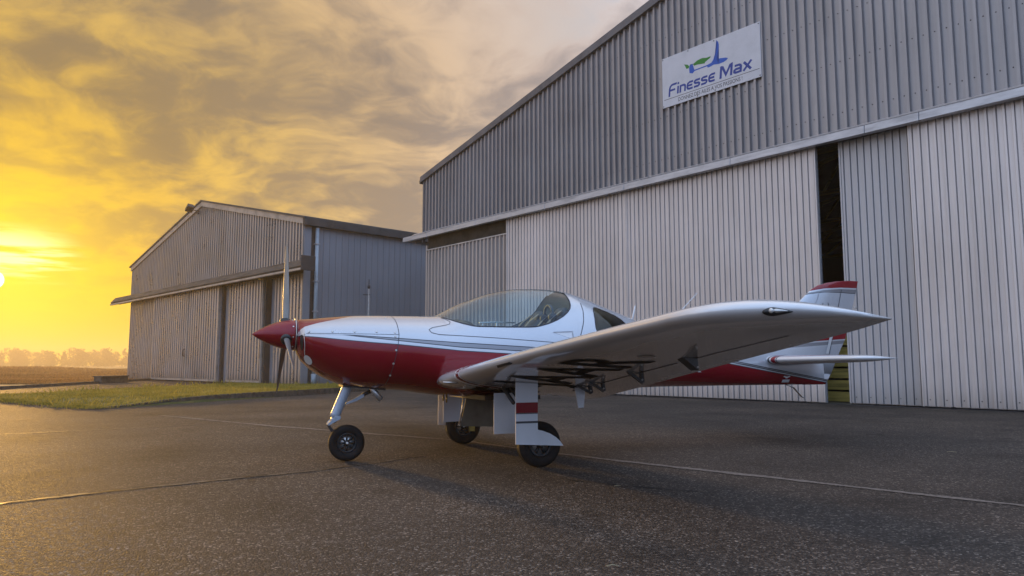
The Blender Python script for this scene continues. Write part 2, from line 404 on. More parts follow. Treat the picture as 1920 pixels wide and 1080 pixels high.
# lawn: shaped soil + blades
LAWN = [(-7.55, 13.75), (-8.66, 14.45), (-10.17, 15.6), (-11.7, 17.0), (-12.7, 18.3), (-12.4, 20.3), (-12.5, 26.2), (-12.2, 29.8), (-11.9, 32.6),
        (-8.24, 28.98), (-3.6, 33.45), (-0.6, 36.3), (-3.52, 27.0)]
def inside(x, y, poly):
    c_ = np.zeros(len(x), bool); j = len(poly) - 1
    for i in range(len(poly)):
        xi, yi = poly[i]; xj, yj = poly[j]
        t = ((yi > y) != (yj > y)) & (x < (xj - xi) * (y - yi) / (yj - yi + 1e-12) + xi); c_ ^= t; j = i
    return c_
def smv(t): t = np.clip(t, 0, 1); return t * t * (3 - 2 * t)
def lawn_z(x, y):
    s = (x - K0.x) * kd.x + (y - K0.y) * kd.y; d = (x - K0.x) * kn.x + (y - K0.y) * kn.y
    return 0.012 + 0.115 * smv(s / 3.2) * np.exp(-np.clip(d, 0, None) / 5.0) + 0.012 * np.sin(x * 2.1 + y) * np.sin(y * 1.3)
bm = bmesh.new(); bm.faces.new([bm.verts.new((x, y, 0)) for x, y in LAWN]); bmesh.ops.triangulate(bm, faces=bm.faces)
bmesh.ops.subdivide_edges(bm, edges=list(bm.edges), cuts=15, use_grid_fill=True)
for v in bm.verts: v.co.z = max(0.006, float(lawn_z(np.array([v.co.x]), np.array([v.co.y]))[0]))
for v in bm.verts:
    if v.is_boundary: v.co.z = -0.02
lawn = bm_obj('lawn', bm, 'turf_soil', smooth=True); tag(lawn, kind='structure')
def blades(name, x, y, z, h, wd, m, lean=0.5):
    k = len(x); az = rng.uniform(0, 2 * np.pi, k); la = rng.uniform(0, 2 * np.pi, k); ln = rng.uniform(0.1, lean, k) * h
    ex, ey = np.cos(az) * wd / 2, np.sin(az) * wd / 2
    V = np.empty((k, 4, 3))
    V[:, 0] = np.stack([x - ex, y - ey, z], 1); V[:, 1] = np.stack([x + ex, y + ey, z], 1)
    mx, my = x + np.cos(la) * ln * 0.35, y + np.sin(la) * ln * 0.35
    V[:, 2] = np.stack([mx + ex * 0.7, my + ey * 0.7, z + h * 0.6], 1)
    V[:, 3] = np.stack([x + np.cos(la) * ln, y + np.sin(la) * ln, z + h], 1)
    me = bpy.data.meshes.new(name); me.vertices.add(k * 4); me.vertices.foreach_set('co', V.ravel())
    me.loops.add(k * 6); me.polygons.add(k * 2)
    b0 = np.arange(k) * 4
    idx = np.stack([b0, b0 + 1, b0 + 2, b0, b0 + 2, b0 + 3], 1).ravel()
    me.loops.foreach_set('vertex_index', idx); me.polygons.foreach_set('loop_start', np.arange(k * 2) * 3)
    me.update(calc_edges=True); me.materials.append(MATS[m])
    return link(bpy.data.objects.new(name, me))
N = 150000
x = rng.uniform(-14, 0, N); y = rng.uniform(13.5, 36, N)
keep = inside(x, y, LAWN) & (rng.uniform(0, 1, N) < 0.35 + 0.65 * (np.sin(x * 1.7 + np.sin(y * 0.9) * 2) * np.sin(y * 1.1 + x * .4) * .5 + .5))
x, y = x[keep], y[keep]
k2 = 5000; tt = rng.uniform(0, 6, k2); px_ = np.array([q[0] for q in LAWN[:7]]); py_ = np.array([q[1] for q in LAWN[:7]])
x = np.concatenate([x, np.interp(tt, range(7), px_) + rng.normal(0, .09, k2) * (1 + np.sin(tt * 9))]); y = np.concatenate([y, np.interp(tt, range(7), py_) + rng.normal(0, .09, k2) * (1 + np.sin(tt * 9))])
h = rng.uniform(0.025, 0.075, len(x)) * np.where(rng.uniform(0, 1, len(x)) < 0.02, 2.4, 1)
g = blades('lawn_grass', x, y, lawn_z(x, y) - 0.005, h, 0.008 + 0.0004 * y, 'grass_blades', 0.9)
tag(g, 'short yellow-green turf on the lawn strip before the small hangar', 'grass', kind='stuff')
# taller weeds on the back edge of the lawn
N = 260; tx = rng.uniform(0, 1, N); ex = np.interp(tx, [0, .3, .6, 1], [-12.6, -13.4, -13.4, -13.0]); ey = np.interp(tx, [0, .3, .6, 1], [18.5, 21.5, 26, 32])
cl = rng.integers(0, 22, N); cx_ = rng.uniform(0, 1, 22)
ex = np.interp(cx_[cl], [0, .3, .6, 1], [-11.7, -12.3, -12.4, -11.8]) + rng.normal(0, 0.10, N); ey = np.interp(cx_[cl], [0, .3, .6, 1], [18.8, 21.5, 26, 31.3]) + rng.normal(0, 0.15, N)
wd_ = blades('lawn_weeds', ex, ey, np.zeros(N), rng.uniform(0.10, 0.26, N), 0.03 * np.ones(N), 'grass_blades', 0.7)
tag(wd_, 'taller weed tufts along the back edge of the lawn', 'weeds', kind='stuff')
# dry field beyond the far kerb
N = 90000
Z = 34 + 120 * rng.uniform(0, 1, N) ** 1.4; X = Z * rng.uniform(-1.15, -0.40, N)
edge = -17.16 - (Z - 25.06) * 0.155 - 0.6
keep = X < edge; X, Z = X[keep], Z[keep]
tall = smv((Z - 48) / 14) * (0.6 + 0.4 * np.sin(X * 0.21 + Z * 0.1)); 
h = rng.uniform(0.05, 0.16, len(X)) + tall * rng.uniform(0.15, 0.75, len(X))
g = blades('dry_field_grass', X, Z, np.full(len(X), -0.06), h, 0.03 + 0.0012 * Z, 'dry_grass', 0.5)
tag(g, 'dry brown rough grass on the airfield left of the small hangar', 'grass', kind='stuff')

# far wood
V, F, FM = [], [], []
def leafclump(cx, cy, cz, r, k):
    for _ in range(k):
        u = rng.normal(0, 1, 3); u /= np.linalg.norm(u); rr = r * rng.uniform(0.35, 1.0) ** 0.6
        c_ = np.array([cx, cy, cz]) + u * rr * np.array([1, 1, 0.85]); s = rng.uniform(0.35, 0.85)
        e1 = rng.normal(0, 1, 3); e1 /= np.linalg.norm(e1); e2 = np.cross(e1, rng.normal(0, 1, 3)); e2 /= np.linalg.norm(e2)
        i0 = len(V); V.extend([c_ - e1 * s, c_ + e2 * s * 0.7, c_ + e1 * s, c_ - e2 * s * 0.7]); F.append((i0, i0 + 1, i0 + 2, i0 + 3)); FM.append(0)
for t in range(190):
    yy = rng.uniform(520, 640); xx = yy * rng.uniform(-1.05, -0.40); H_ = rng.uniform(10.0, 14.6) * (yy / 580)
    i0 = len(V); rr = 0.22
    for zz, q in ((-0.2, 1.3), (H_ * 0.8, 0.4)):
        for k_ in range(5): V.append(np.array([xx + rr * q * math.cos(k_ * 1.2566), yy + rr * q * math.sin(k_ * 1.2566), zz]))
    for k_ in range(5): F.append((i0 + k_, i0 + (k_ + 1) % 5, i0 + 5 + (k_ + 1) % 5, i0 + 5 + k_)); FM.append(1)
    conifer = rng.uniform() < 0.35
    for c_ in range(7):
        q = c_ / 6.0
        if conifer: leafclump(xx + rng.normal(0, .5), yy + rng.normal(0, .5), H_ * (0.20 + 0.76 * q), 3.4 * (1.08 - q) + 0.4, 42)
        else: leafclump(xx + rng.normal(0, 2.0), yy + rng.normal(0, 2.0), H_ * (0.20 + 0.66 * q) + rng.normal(0, .4), 2.7, 46)
    for c_ in range(2): leafclump(xx + rng.normal(0, 3.2), yy + rng.normal(0, 2.4), rng.uniform(1, 2.8), 2.4, 34)
wood = mesh_obj('distant_wood', V, F, None, mats=['tree_leaves', 'bark'], fm=FM)
tag(wood, 'hazy wood of low trees along the horizon under the sun', 'wood', kind='stuff')

# air between here and the wood
bm = bmesh.new(); box(bm, -800, 420, -12, 760, -1.1, 18.5); haze = bm_obj('haze', bm, 'bark')
hm = bpy.data.materials.new('haze_air'); hm.use_nodes = True; hn = NT(hm.node_tree); hn.n.remove(hn.n['Principled BSDF'])
pv = hn.new('ShaderNodeVolumePrincipled'); pv.inputs['Color'].default_value = (0.98, 0.88, 0.68, 1)
pv.inputs['Density'].default_value = 0.0014; pv.inputs['Anisotropy'].default_value = 0.5
hn.l.new(pv.outputs[0], hn.n['Material Output'].inputs['Volume'])
haze.data.materials.clear(); haze.data.materials.append(hm); tag(haze, kind='stuff')


# ------------------------------------------------------------------ hangars
def corr(prof, period, t0, t1, zlo, zhi, y=0.0):
    """ribbed sheet between t0 and t1; prof = [(fraction of period, outward depth)]; zlo/zhi are functions of t"""
    pts = []; k = math.floor(t0 / period) - 1
    while k * period < t1 + period:
        for fr, d in prof: pts.append(((k + fr) * period, d))
        k += 1
    T = [q[0] for q in pts]; D = [q[1] for q in pts]
    xs = [t0] + [q for q in T if t0 + 1e-4 < q < t1 - 1e-4] + [t1]
    V, F = [], []
    for i, t in enumerate(xs):
        d = float(np.interp(t, T, D)); V.append((t, y - d, zlo(t))); V.append((t, y - d, zhi(t)))
        if i: F.append((2 * i - 2, 2 * i, 2 * i + 1, 2 * i - 1))
    return V, F
P_WALL = [(0.0, 0.0), (0.50, 0.0), (0.57, 0.070), (0.82, 0.070), (0.87, 0.0)]
P_DOOR = [(0.0, 0.0), (0.50, 0.0), (0.57, 0.022), (0.85, 0.022), (0.885, -0.030), (0.965, -0.030), (0.985, 0.0)]
P_SMALL = [(0.0, 0.0), (0.50, 0.0), (0.56, 0.040), (0.84, 0.040), (0.865, -0.045), (0.975, -0.045), (0.99, 0.0)]
P_SEAM = [(0.0, 0.0), (0.90, 0.0), (0.92, 0.022), (0.97, 0.022), (0.99, 0.0)]
def clad_run(parent, t0, t1, zlo, zhi, prof, period, per, y, m, name='cladding_panel', breaks=()):
    wdt = period * per; k = math.floor(t0 / wdt)
    es = sorted({t0, t1} | {q * wdt for q in range(k, int(t1 / wdt) + 2) if t0 + 0.05 < q * wdt < t1 - 0.05} | set(breaks))
    out = []
    for i, (a_, b_) in enumerate(zip(es, es[1:])):
        V, F = corr(prof, period, a_ + (0.0 if i == 0 else -0.012), b_, zlo, zhi, y - 0.0012 * (i % 2))
        out.append(mesh_obj(name, V, F, m, parent))
    return out
const = lambda z: (lambda t: z)
screw_bm = bmesh.new(); lathe(screw_bm, [(0.0, -0.012), (0.008, -0.010), (0.012, 0.0)], (0, 0, 0), 'y', 8)
SCREW = bpy.data.meshes.new('screw'); bmesh.ops.recalc_face_normals(screw_bm, faces=screw_bm.faces); screw_bm.to_mesh(screw_bm and SCREW); screw_bm.free()
SCREW.materials.append(MATS['steel_dark'])
def screw(parent, loc, s=1.0, name='screw', rot=(0, 0, 0)):
    o = bpy.data.objects.new(name, SCREW); link(o, parent); o.location = loc; o.scale = (s, s, s); o.rotation_euler = rot
    return o

# --- large hangar on the right: x runs along the front, y into the building
GA = 40.2
LH = empty('large_hangar', (7.377, 14.403, 0), R(GA - 90))
tag(LH, 'tall grey corrugated hangar with sliding doors behind the aircraft', 'hangar')
TL, TR, TRIDGE, ZE = -16.45, 14.05, -1.2, 7.74
def roofz(t): return ZE + 0.24 * (min(t, 2 * TRIDGE - t) - TL)
clad_run(LH, TL, TR, const(5.56), lambda t: roofz(t) - 0.02, P_WALL, 0.205, 5, 0.015, 'clad_upper', breaks=(TRIDGE,))
# verge flashing on the sloping roof edge
for s in (-1, 1):
    a_, b_ = (TL - 0.12, TRIDGE) if s < 0 else (TRIDGE, TR + 0.12)
    bm = bmesh.new(); prism(bm, [(a_, roofz(a_) - 0.16), (b_, roofz(b_) - 0.16), (b_, roofz(b_) + 0.05), (a_, roofz(a_) + 0.05)], 'y', -0.13, 0.10)
    bm_obj('verge_flashing', bm, 'verge_grey', LH)
    bm = bmesh.new(); prism(bm, [(a_, roofz(a_) + 0.02), (b_, roofz(b_) + 0.02), (b_, roofz(b_) + 0.12), (a_, roofz(a_) + 0.12)], 'y', 0.10, 30)
    bm_obj('roof', bm, 'roof_sheet', LH)
box_obj('gutter_end', (TL - 0.22, TL - 0.10, -0.10, 0.15, ZE - 0.22, ZE - 0.08), 'flashing_dark', LH, 0.02)
# corner trim, side and back walls
box_obj('corner_trim', (TL - 0.05, TL - 0.002, -0.05, 0.06, 5.3, ZE - 0.06), 'verge_grey', LH, 0.008)
box_obj('corner_trim', (TL - 0.05, TL + 0.03, 0.12, 0.27, 0.0, 5.2), 'clad_lower', LH, 0.008)
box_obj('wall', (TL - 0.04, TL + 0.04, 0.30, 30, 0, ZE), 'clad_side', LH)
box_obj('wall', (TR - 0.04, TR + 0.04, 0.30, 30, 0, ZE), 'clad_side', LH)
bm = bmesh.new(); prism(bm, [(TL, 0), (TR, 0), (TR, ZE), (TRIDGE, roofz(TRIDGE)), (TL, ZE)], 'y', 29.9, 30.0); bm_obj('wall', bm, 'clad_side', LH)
# track cover: sections with butt joints, and a flashing above
edges = [-17.62, -16.0, -13.1, -9.7, -6.6, -3.35, -0.25, 0.78, 2.9, 5.9, 8.9, 11.9, 15.0]
for a_, b_ in zip(edges, edges[1:]):
    bm = bmesh.new(); prism(bm, [(-0.20, 5.43), (-0.05, 5.43), (-0.05, 5.60), (-0.185, 5.60)], 'x', a_ + 0.004, b_ - 0.004)
    bmesh.ops.bevel(bm, geom=list(bm.edges), offset=0.006, segments=1, affect='EDGES')
    bm_obj('track_cover', bm, 'flashing', LH)
bm = bmesh.new(); prism(bm, [(-0.188, 5.604), (-0.042, 5.604), (-0.042, 5.68), (-0.06, 5.68)], 'x', -17.0, 15.0); bm_obj('flashing_strip', bm, 'clad_lower', LH)
box_obj('door_track', (-17.3, 15.0, -0.02, 0.24, 5.47, 5.555), 'steel_dark', LH)
box_obj('shaded_recess_beam', (TL + 0.05, -11.7, 0.16, 0.30, 5.02, 5.46), 'beam_brown', LH)  # recess shadow is put into the beam's near-black colour
# fixed bay at the left
clad_run(LH, TL + 0.03, -11.70, const(0.03), const(5.02), P_WALL, 0.205, 5, 0.16, 'clad_lower')
box_obj('bay_flashing', (TL + 0.03, -11.76, 0.080, 0.155, 4.985, 5.03), 'flashing', LH, 0.006)
clad_run(LH, 9.4, TR, const(0.03), const(5.45), P_WALL, 0.205, 5, 0.16, 'clad_lower')
def big_door(t0, t1, y, m, label=None):
    f = box_obj('sliding_door', (t0, t1, y + 0.040, y + 0.085, 0.03, 5.50), 'flashing', LH)
    if label: f['label'] = label
    clad_run(f, t0 + 0.02, t1 - 0.02, const(0.045), const(5.49), P_DOOR, 0.143, 7, y, m)
    for q in (t0, t1 - 0.035): box_obj('edge_trim', (q, q + 0.035, y - 0.027, y + 0.038, 0.035, 5.495), m, f, 0.004)
    for k in range(int((t1 - t0) / 0.286)):
        for zz in (0.16,): screw(f, (t0 + 0.13 + k * 0.286, y - 0.002, zz), 0.9)
    for tt in (t0 + 0.5, t1 - 0.5):
        bm = bmesh.new(); lathe(bm, [(0.0, -0.02), (0.05, -0.02), (0.05, 0.02), (0.0, 0.02)], (tt, y + 0.06, 0.052), 'y', 18); bm_obj('roller', bm, 'steel_dark', f, True)
    return f
big_door(-11.75, -6.74, 0.045, 'clad_door')
big_door(-6.735, -1.41, 0.052, 'clad_door')
big_door(-0.965, 3.9, 0.185, 'clad_door_shaded', 'set-back door leaf at the right of the gap, shade put into its colour')
big_door(0.475, 5.4, 0.048, 'clad_door')
big_door(5.41, 9.45, 0.050, 'clad_door')
box_obj('sill_track', (TL + 0.1, TR - 0.1, 0.02, 0.26, -0.05, 0.012), 'steel_dark', LH)
# inside, seen through the gap
fl = box_obj('inner_floor', (TL + 0.05, TR - 0.05, 0.27, 29.8, -0.06, 0.010), 'concrete_floor', LH)
for yy in (5, 10, 15, 20, 25):
    bm = bmesh.new()
    for s in (-1, 1):
        e = TL if s < 0 else TR
        tube(bm, [(e, yy, ZE - 0.2), (TRIDGE, yy, roofz(TRIDGE) - 0.25)], 0.09, 6)
        for q in range(6):
            t_ = e + (TRIDGE - e) * q / 6; t2 = e + (TRIDGE - e) * (q + 1) / 6
            tube(bm, [(t_, yy, ZE - 0.9), (t2, yy, roofz(t2) - 0.3)], 0.05, 5)
    tube(bm, [(TL, yy, ZE - 0.9), (TR, yy, ZE - 0.9)], 0.08, 6)
    bm_obj('roof_truss', bm, 'plank_wood', LH)
# fixing screws on the upper wall, in purlin rows
for row, zz in enumerate((6.05, 7.15, 8.2, 9.25)):
    for k in range(-80, 24):
        t_ = (k + 0.25) * 0.205
        if TL + 0.1 < t_ < 3.6 and zz < roofz(t_) - 0.2 and t_ > -9.5 - 2 * (row == 0): screw(LH, (t_, 0.013, zz), 1.0)
# plank stack just inside the gap
PS = empty('plank_screen', LH.matrix_basis @ Vector((-1.75, 0.95, 0.012)), R(GA - 90))
tag(PS, 'yellowish horizontal planks standing inside the hangar door gap', 'planks')
zz = 0.0
for k in range(10):
    hgt = random.choice((0.2, 0.22, 0.24)); 
    box_obj('plank', (-1.1, 0.55, -0.02 + random.uniform(-.01, .01), 0.025, zz + 0.012, zz + hgt), 'plank_wood', PS, 0.006); zz += hgt + (0.03 if k != 6 else 0.16)
for q in (-0.9, 0.4): box_obj('batten', (q, q + 0.06, 0.03, 0.08, 0, zz), 'beam_brown', PS)

# --- sign
SG = empty('hangar_sign', LH.matrix_basis @ Vector((-5.345, -0.064, 7.345)), R(GA - 90))
tag(SG, 'white rectangular company sign with blue and green logo on the grey gable', 'sign')
SW, SH = 2.81, 1.31
box_obj('panel', (0, SW, -0.012, 0.004, 0, SH), 'sign_panel', SG, 0.003)
def sxy(X, Y):
    bot = 995 - (X - 95) * 0.335; top = 470 - (X - 85) * 0.387; lft = 85 + 10 * (Y - 470) / 525; rgt = 1118 + 22 * (Y - 70) / 575
    f = (X - lft) / (rgt - lft)
    return f * SW, (bot - Y) / (bot - top) * SH
def flat(name, polys, m, y, parent, label=None):
    bm = bmesh.new()
    for pl in polys:
        f_ = bm.faces.new([bm.verts.new((u, y, v)) for u, v in pl]); 
    bmesh.ops.triangulate(bm, faces=bm.faces, ngon_method='EAR_CLIP')
    bmesh.ops.recalc_face_normals(bm, faces=bm.faces)
    me = bpy.data.meshes.new(name); bm.to_mesh(me); bm.free(); me.materials.append(MATS[m])
    o = link(bpy.data.objects.new(name, me), parent)
    if label: o['label'] = label
    return o
blue = [(693, 255), (712, 272), (719, 300), (713, 360), (702, 420), (692, 455), (740, 446), (790, 440), (813, 446), (800, 466), (770, 487), (720, 507), (668, 514), (628, 537),
        (604, 546), (597, 531), (462, 582), (440, 609), (405, 606), (400, 550), (416, 516), (438, 508), (460, 570), (588, 522), (640, 495), (660, 465), (682, 395), (701, 310), (701, 280)]
green = [(345, 515), (385, 517), (402, 534), (440, 514), (490, 470), (545, 444), (590, 441), (634, 424), (630, 441), (600, 466), (574, 489), (572, 501), (530, 508), (490, 515), (456, 527), (442, 506), (414, 512), (396, 552), (372, 563)]
flat('emblem', [[sxy(*q) for q in blue]], 'sign_azure', -0.0140, SG, 'azure glider shape')
flat('emblem', [[sxy(*q) for q in green]], 'sign_green', -0.0134, SG, 'green aeroplane shape')
flat('rule', [[(0.02 * SW, 0.150 * SH), (0.985 * SW, 0.150 * SH), (0.985 * SW, 0.159 * SH), (0.02 * SW, 0.159 * SH)]], 'sign_black', -0.0136, SG)
def stroke(pts, wd):
    """mitred outline of an open polyline"""
    P = [Vector(q) for q in pts]; Lf, Rt = [], []
    for i, q in enumerate(P):
        d0 = (q - P[i - 1]).normalized() if i else None; d1 = (P[i + 1] - q).normalized() if i < len(P) - 1 else None
        if d0 is None: nn = Vector((-d1.y, d1.x)); s = 1
        elif d1 is None: nn = Vector((-d0.y, d0.x)); s = 1
        else:
            nn = Vector((-(d0 + d1).y, (d0 + d1).x)).normalized(); s = min(2.2, 1 / max(0.35, nn.dot(Vector((-d0.y, d0.x)))))
        Lf.append(q + nn * wd / 2 * s); Rt.append(q - nn * wd / 2 * s)
    return [(Lf[i], Lf[i + 1], Rt[i + 1], Rt[i]) for i in range(len(P) - 1)]
GL = {'F': (0.80, [[(0.08, -0.06), (0.08, 0.62), (0.14, 0.82), (0.30, 0.93), (0.80, 0.94)], [(0.17, 0.47), (0.66, 0.47)]]),
      'i': (0.22, [[(0.11, 0.0), (0.11, 0.66)], [(0.11, 0.80), (0.11, 0.98)]]),
      'n': (0.66, [[(0.09, 0), (0.09, 0.66)], [(0.18, 0.585), (0.42, 0.585), (0.53, 0.53), (0.57, 0.42), (0.57, 0)]]),
      'E': (0.66, [[(0.64, 0.64), (0.28, 0.64), (0.13, 0.56), (0.09, 0.42), (0.09, 0.24), (0.14, 0.13), (0.28, 0.08), (0.64, 0.08)], [(0.17, 0.36), (0.58, 0.36)]]),
      's': (0.66, [[(0.62, 0.62), (0.20, 0.62), (0.10, 0.56), (0.09, 0.46), (0.18, 0.38), (0.48, 0.34), (0.57, 0.26), (0.56, 0.15), (0.46, 0.08), (0.04, 0.08)]]),
      'M': (1.00, [[(0.09, 0), (0.09, 0.98)], [(0.17, 0.92), (0.50, 0.20), (0.83, 0.92)], [(0.91, 0.98), (0.91, 0)]]),
      'a': (0.68, [[(0.10, 0.62), (0.42, 0.62), (0.54, 0.56), (0.58, 0.44), (0.58, 0.0)], [(0.50, 0.08), (0.20, 0.08), (0.10, 0.14), (0.10, 0.27), (0.20, 0.34), (0.50, 0.34)]]),
      'x': (0.68, [[(0.06, 0), (0.62, 0.68)], [(0.06, 0.68), (0.62, 0)]])}
def lettering(text, x0, x1, z0, hgt, m, slant=0.10):
    tot = sum(GL[c][0] + 0.05 for c in text) - 0.05; sx = (x1 - x0) / tot; cur = x0
    for c in text:
        wd, strokes = GL[c]; V, F = [], []
        for si, st in enumerate(strokes):
            for quad in stroke(st, 0.175):
                i0 = len(V)
                for q in quad: V.append((cur + q.x * sx + q.y * hgt * slant, -0.0136 - 0.0005 * si, z0 + q.y * hgt))
                F.append((i0, i0 + 1, i0 + 2, i0 + 3))
        mesh_obj('letter', V, F, m, SG)
        cur += (wd + 0.05) * sx
lettering('FinEssE', 0.068 * SW, 0.560 * SW, 0.205 * SH, 0.225 * SH, 'sign_blue')
lettering('Max', 0.605 * SW, 0.915 * SW, 0.205 * SH, 0.235 * SH, 'sign_blue')
def text_mesh(name, body, m, parent, size=1.0, extrude=0.0, bold=0.0):
    cu = bpy.data.curves.new(name, 'FONT'); cu.body = body; cu.size = size; cu.extrude = extrude; cu.offset = bold; cu.resolution_u = 4
    o = bpy.data.objects.new(name, cu); COL.objects.link(o); bpy.context.view_layer.update()
    me = bpy.data.meshes.new_from_object(o.evaluated_get(bpy.context.evaluated_depsgraph_get()))
    bpy.data.objects.remove(o); me.materials.clear(); me.materials.append(MATS[m])
    return link(bpy.data.objects.new(name, me), parent)
def fit_text(o, fn, u0, u1, v0, v1):
    """map the flat text into a (u,v) box and through fn to 3D"""
    co = np.empty(len(o.data.vertices) * 3); o.data.vertices.foreach_get('co', co); co = co.reshape(-1, 3)
    mn, mx = co.min(0), co.max(0)
    u = u0 + (co[:, 0] - mn[0]) / (mx[0] - mn[0]) * (u1 - u0); v = v0 + (co[:, 1] - mn[1]) / (mx[1] - mn[1]) * (v1 - v0)
    o.data.vertices.foreach_set('co', np.array([fn(a_, b_) for a_, b_ in zip(u, v)]).ravel()); o.data.update()
t_ = text_mesh('slogan', 'DONNEZ DES AILES A VOS PASSIONS !', 'sign_black', SG)
fit_text(t_, lambda u, v: (u, -0.0136, v), 0.175 * SW, 0.825 * SW, 0.045 * SH, 0.120 * SH)
for u, v in ((0.012, 0.97), (0.29, 0.97), (0.56, 0.97), (0.988, 0.97), (0.012, 0.03), (0.38, 0.03), (0.56, 0.03), (0.988, 0.03)): screw(SG, (u * SW, -0.012, v * SH), 1.2)

# --- small hangar at the left
GB = 44.0
p0 = (-13.455, 34.46, 0)
SHG = empty('small_hangar', p0, R(GB - 90))
tag(SHG, 'lower weathered metal hangar with overhanging door rail at the left', 'hangar')
sL, sR, sRidge, sE, sZ = -13.3, 7.5, -2.95, 6.62, 8.95
def sroof(t): return sZ - (sZ - sE) * (abs(t - sRidge) / (sR - sRidge))
clad_run(SHG, sL, sR - 0.02, const(4.85), lambda t: sroof(t) - 0.05, P_SMALL, 0.25, 4, 0.0, 'clad_small', breaks=(sRidge,))
for s in (-1, 1):
    a_, b_ = (sL - 0.10, sRidge) if s < 0 else (sRidge, sR + 0.02)
    bm = bmesh.new(); prism(bm, [(a_, sroof(a_) - 0.22), (b_, sroof(b_) - 0.22), (b_, sroof(b_) + 0.02), (a_, sroof(a_) + 0.02)], 'y', -0.09, -0.03); bm_obj('verge_board', bm, 'header_lip', SHG)
    a2, b2 = (sL - 0.25, sRidge) if s < 0 else (sRidge, sR + 0.22)
    bm = bmesh.new(); prism(bm, [(a2, sroof(a2) + 0.025), (b2, sroof(b2) + 0.025), (b2, sroof(b2) + 0.10), (a2, sroof(a2) + 0.10)], 'y', -0.14, 25.0); bm_obj('roof', bm, 'roof_sheet', SHG)
# header rail box: sloping hood with a light lower lip
for a_, b_ in ((-15.35, -9.0), (-8.99, -2.6), (-2.59, 3.6), (3.61, 8.35)):
    bm = bmesh.new(); prism(bm, [(-0.02, 4.52), (-0.50, 4.52), (-0.56, 4.60), (-0.30, 4.90), (-0.02, 4.93)], 'x', a_, b_); bm_obj('door_hood', bm, 'header_steel', SHG)
    box_obj('hood_lip', (a_, b_, -0.585, -0.475, 4.43, 4.515), 'header_lip', SHG, 0.01)
box_obj('hood_end', (8.352, 8.41, -0.58, 0.02, 4.42, 5.0), 'flashing_dark', SHG, 0.02)
# doors: three hinged leaves on the outer rail, one more leaf, then the fixed bay
def small_leaf(t0, t1, y, m='clad_small_door'):
    f = box_obj('sliding_door', (t0, t1, y + 0.06, y + 0.11, 0.05, 4.50), 'flashing', SHG)
    clad_run(f, t0 + 0.03, t1 - 0.03, const(0.16), const(4.49), P_SMALL, 0.28, 4, y, m)
    box_obj('bottom_rail', (t0, t1, y - 0.05, y + 0.055, 0.05, 0.15), 'header_lip', f, 0.005)
    for q in (t0, t1 - 0.07): box_obj('edge_trim', (q, q + 0.07, y - 0.048, y + 0.055, 0.152, 4.49), 'header_lip', f, 0.005)
    return f
small_leaf(-8.55, -3.76, -0.20); d2 = small_leaf(-3.75, 0.03, -0.20); small_leaf(0.62, 4.05, 0.02)
clad_run(SHG, sL, -8.5, const(0.02), const(4.5), P_SMALL, 0.28, 4, 0.02, 'clad_small_door')
clad_run(SHG, 4.5, sR - 0.02, const(0.02), const(4.5), P_SMALL, 0.28, 4, 0.30, 'clad_small_door')
box_obj('gap_strip', (0.032, 0.20, -0.10, 0.14, 0.02, 4.5), 'flashing_dark', SHG); box_obj('gap_strip', (0.20, 0.615, 0.04, 0.14, 0.02, 4.5), 'clad_side', SHG)  # near-black strip paints the shade of the gap between the leaves
box_obj('gap_strip', (4.06, 4.22, 0.05, 0.40, 0.02, 4.5), 'flashing_dark', SHG); box_obj('gap_strip', (4.22, 4.55, 0.32, 0.40, 0.02, 4.5), 'clad_side', SHG)  # again a near-black strip for the shaded gap, beside the fixed bay
bm = bmesh.new(); tube(bm, [(-3.85, -0.21, 1.62), (-3.85, -0.33, 1.58), (-3.85, -0.33, 1.28), (-3.85, -0.21, 1.24)], 0.03, 8); bm_obj('handle', bm, 'steel_dark', d2, True)
# side wall, seamed sheets
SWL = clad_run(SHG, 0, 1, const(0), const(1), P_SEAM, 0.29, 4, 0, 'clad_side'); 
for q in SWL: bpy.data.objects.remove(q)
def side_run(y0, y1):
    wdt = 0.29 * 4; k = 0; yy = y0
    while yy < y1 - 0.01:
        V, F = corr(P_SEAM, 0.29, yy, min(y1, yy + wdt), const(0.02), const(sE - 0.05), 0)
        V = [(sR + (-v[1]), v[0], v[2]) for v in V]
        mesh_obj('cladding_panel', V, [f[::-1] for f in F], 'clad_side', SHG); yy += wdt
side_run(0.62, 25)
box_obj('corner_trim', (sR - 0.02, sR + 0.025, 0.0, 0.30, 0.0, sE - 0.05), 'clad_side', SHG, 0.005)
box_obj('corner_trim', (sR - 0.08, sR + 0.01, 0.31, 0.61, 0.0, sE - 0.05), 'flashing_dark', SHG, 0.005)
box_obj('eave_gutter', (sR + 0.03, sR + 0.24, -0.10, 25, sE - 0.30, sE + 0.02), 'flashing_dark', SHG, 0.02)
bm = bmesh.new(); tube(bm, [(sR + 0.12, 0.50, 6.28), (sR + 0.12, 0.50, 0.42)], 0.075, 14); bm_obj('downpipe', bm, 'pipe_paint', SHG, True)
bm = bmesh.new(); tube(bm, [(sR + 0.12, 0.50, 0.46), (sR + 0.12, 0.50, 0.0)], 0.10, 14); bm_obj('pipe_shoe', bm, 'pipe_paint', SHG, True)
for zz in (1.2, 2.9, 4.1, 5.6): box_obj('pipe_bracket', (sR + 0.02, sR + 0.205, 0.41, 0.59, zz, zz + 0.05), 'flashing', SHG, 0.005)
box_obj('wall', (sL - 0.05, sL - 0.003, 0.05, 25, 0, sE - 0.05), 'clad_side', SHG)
bm = bmesh.new(); prism(bm, [(sL, 0), (sR, 0), (sR, sE - .1), (sRidge, sZ - .1), (sL, sE - .1)], 'y', 24.8, 24.9); bm_obj('wall', bm, 'clad_side', SHG)
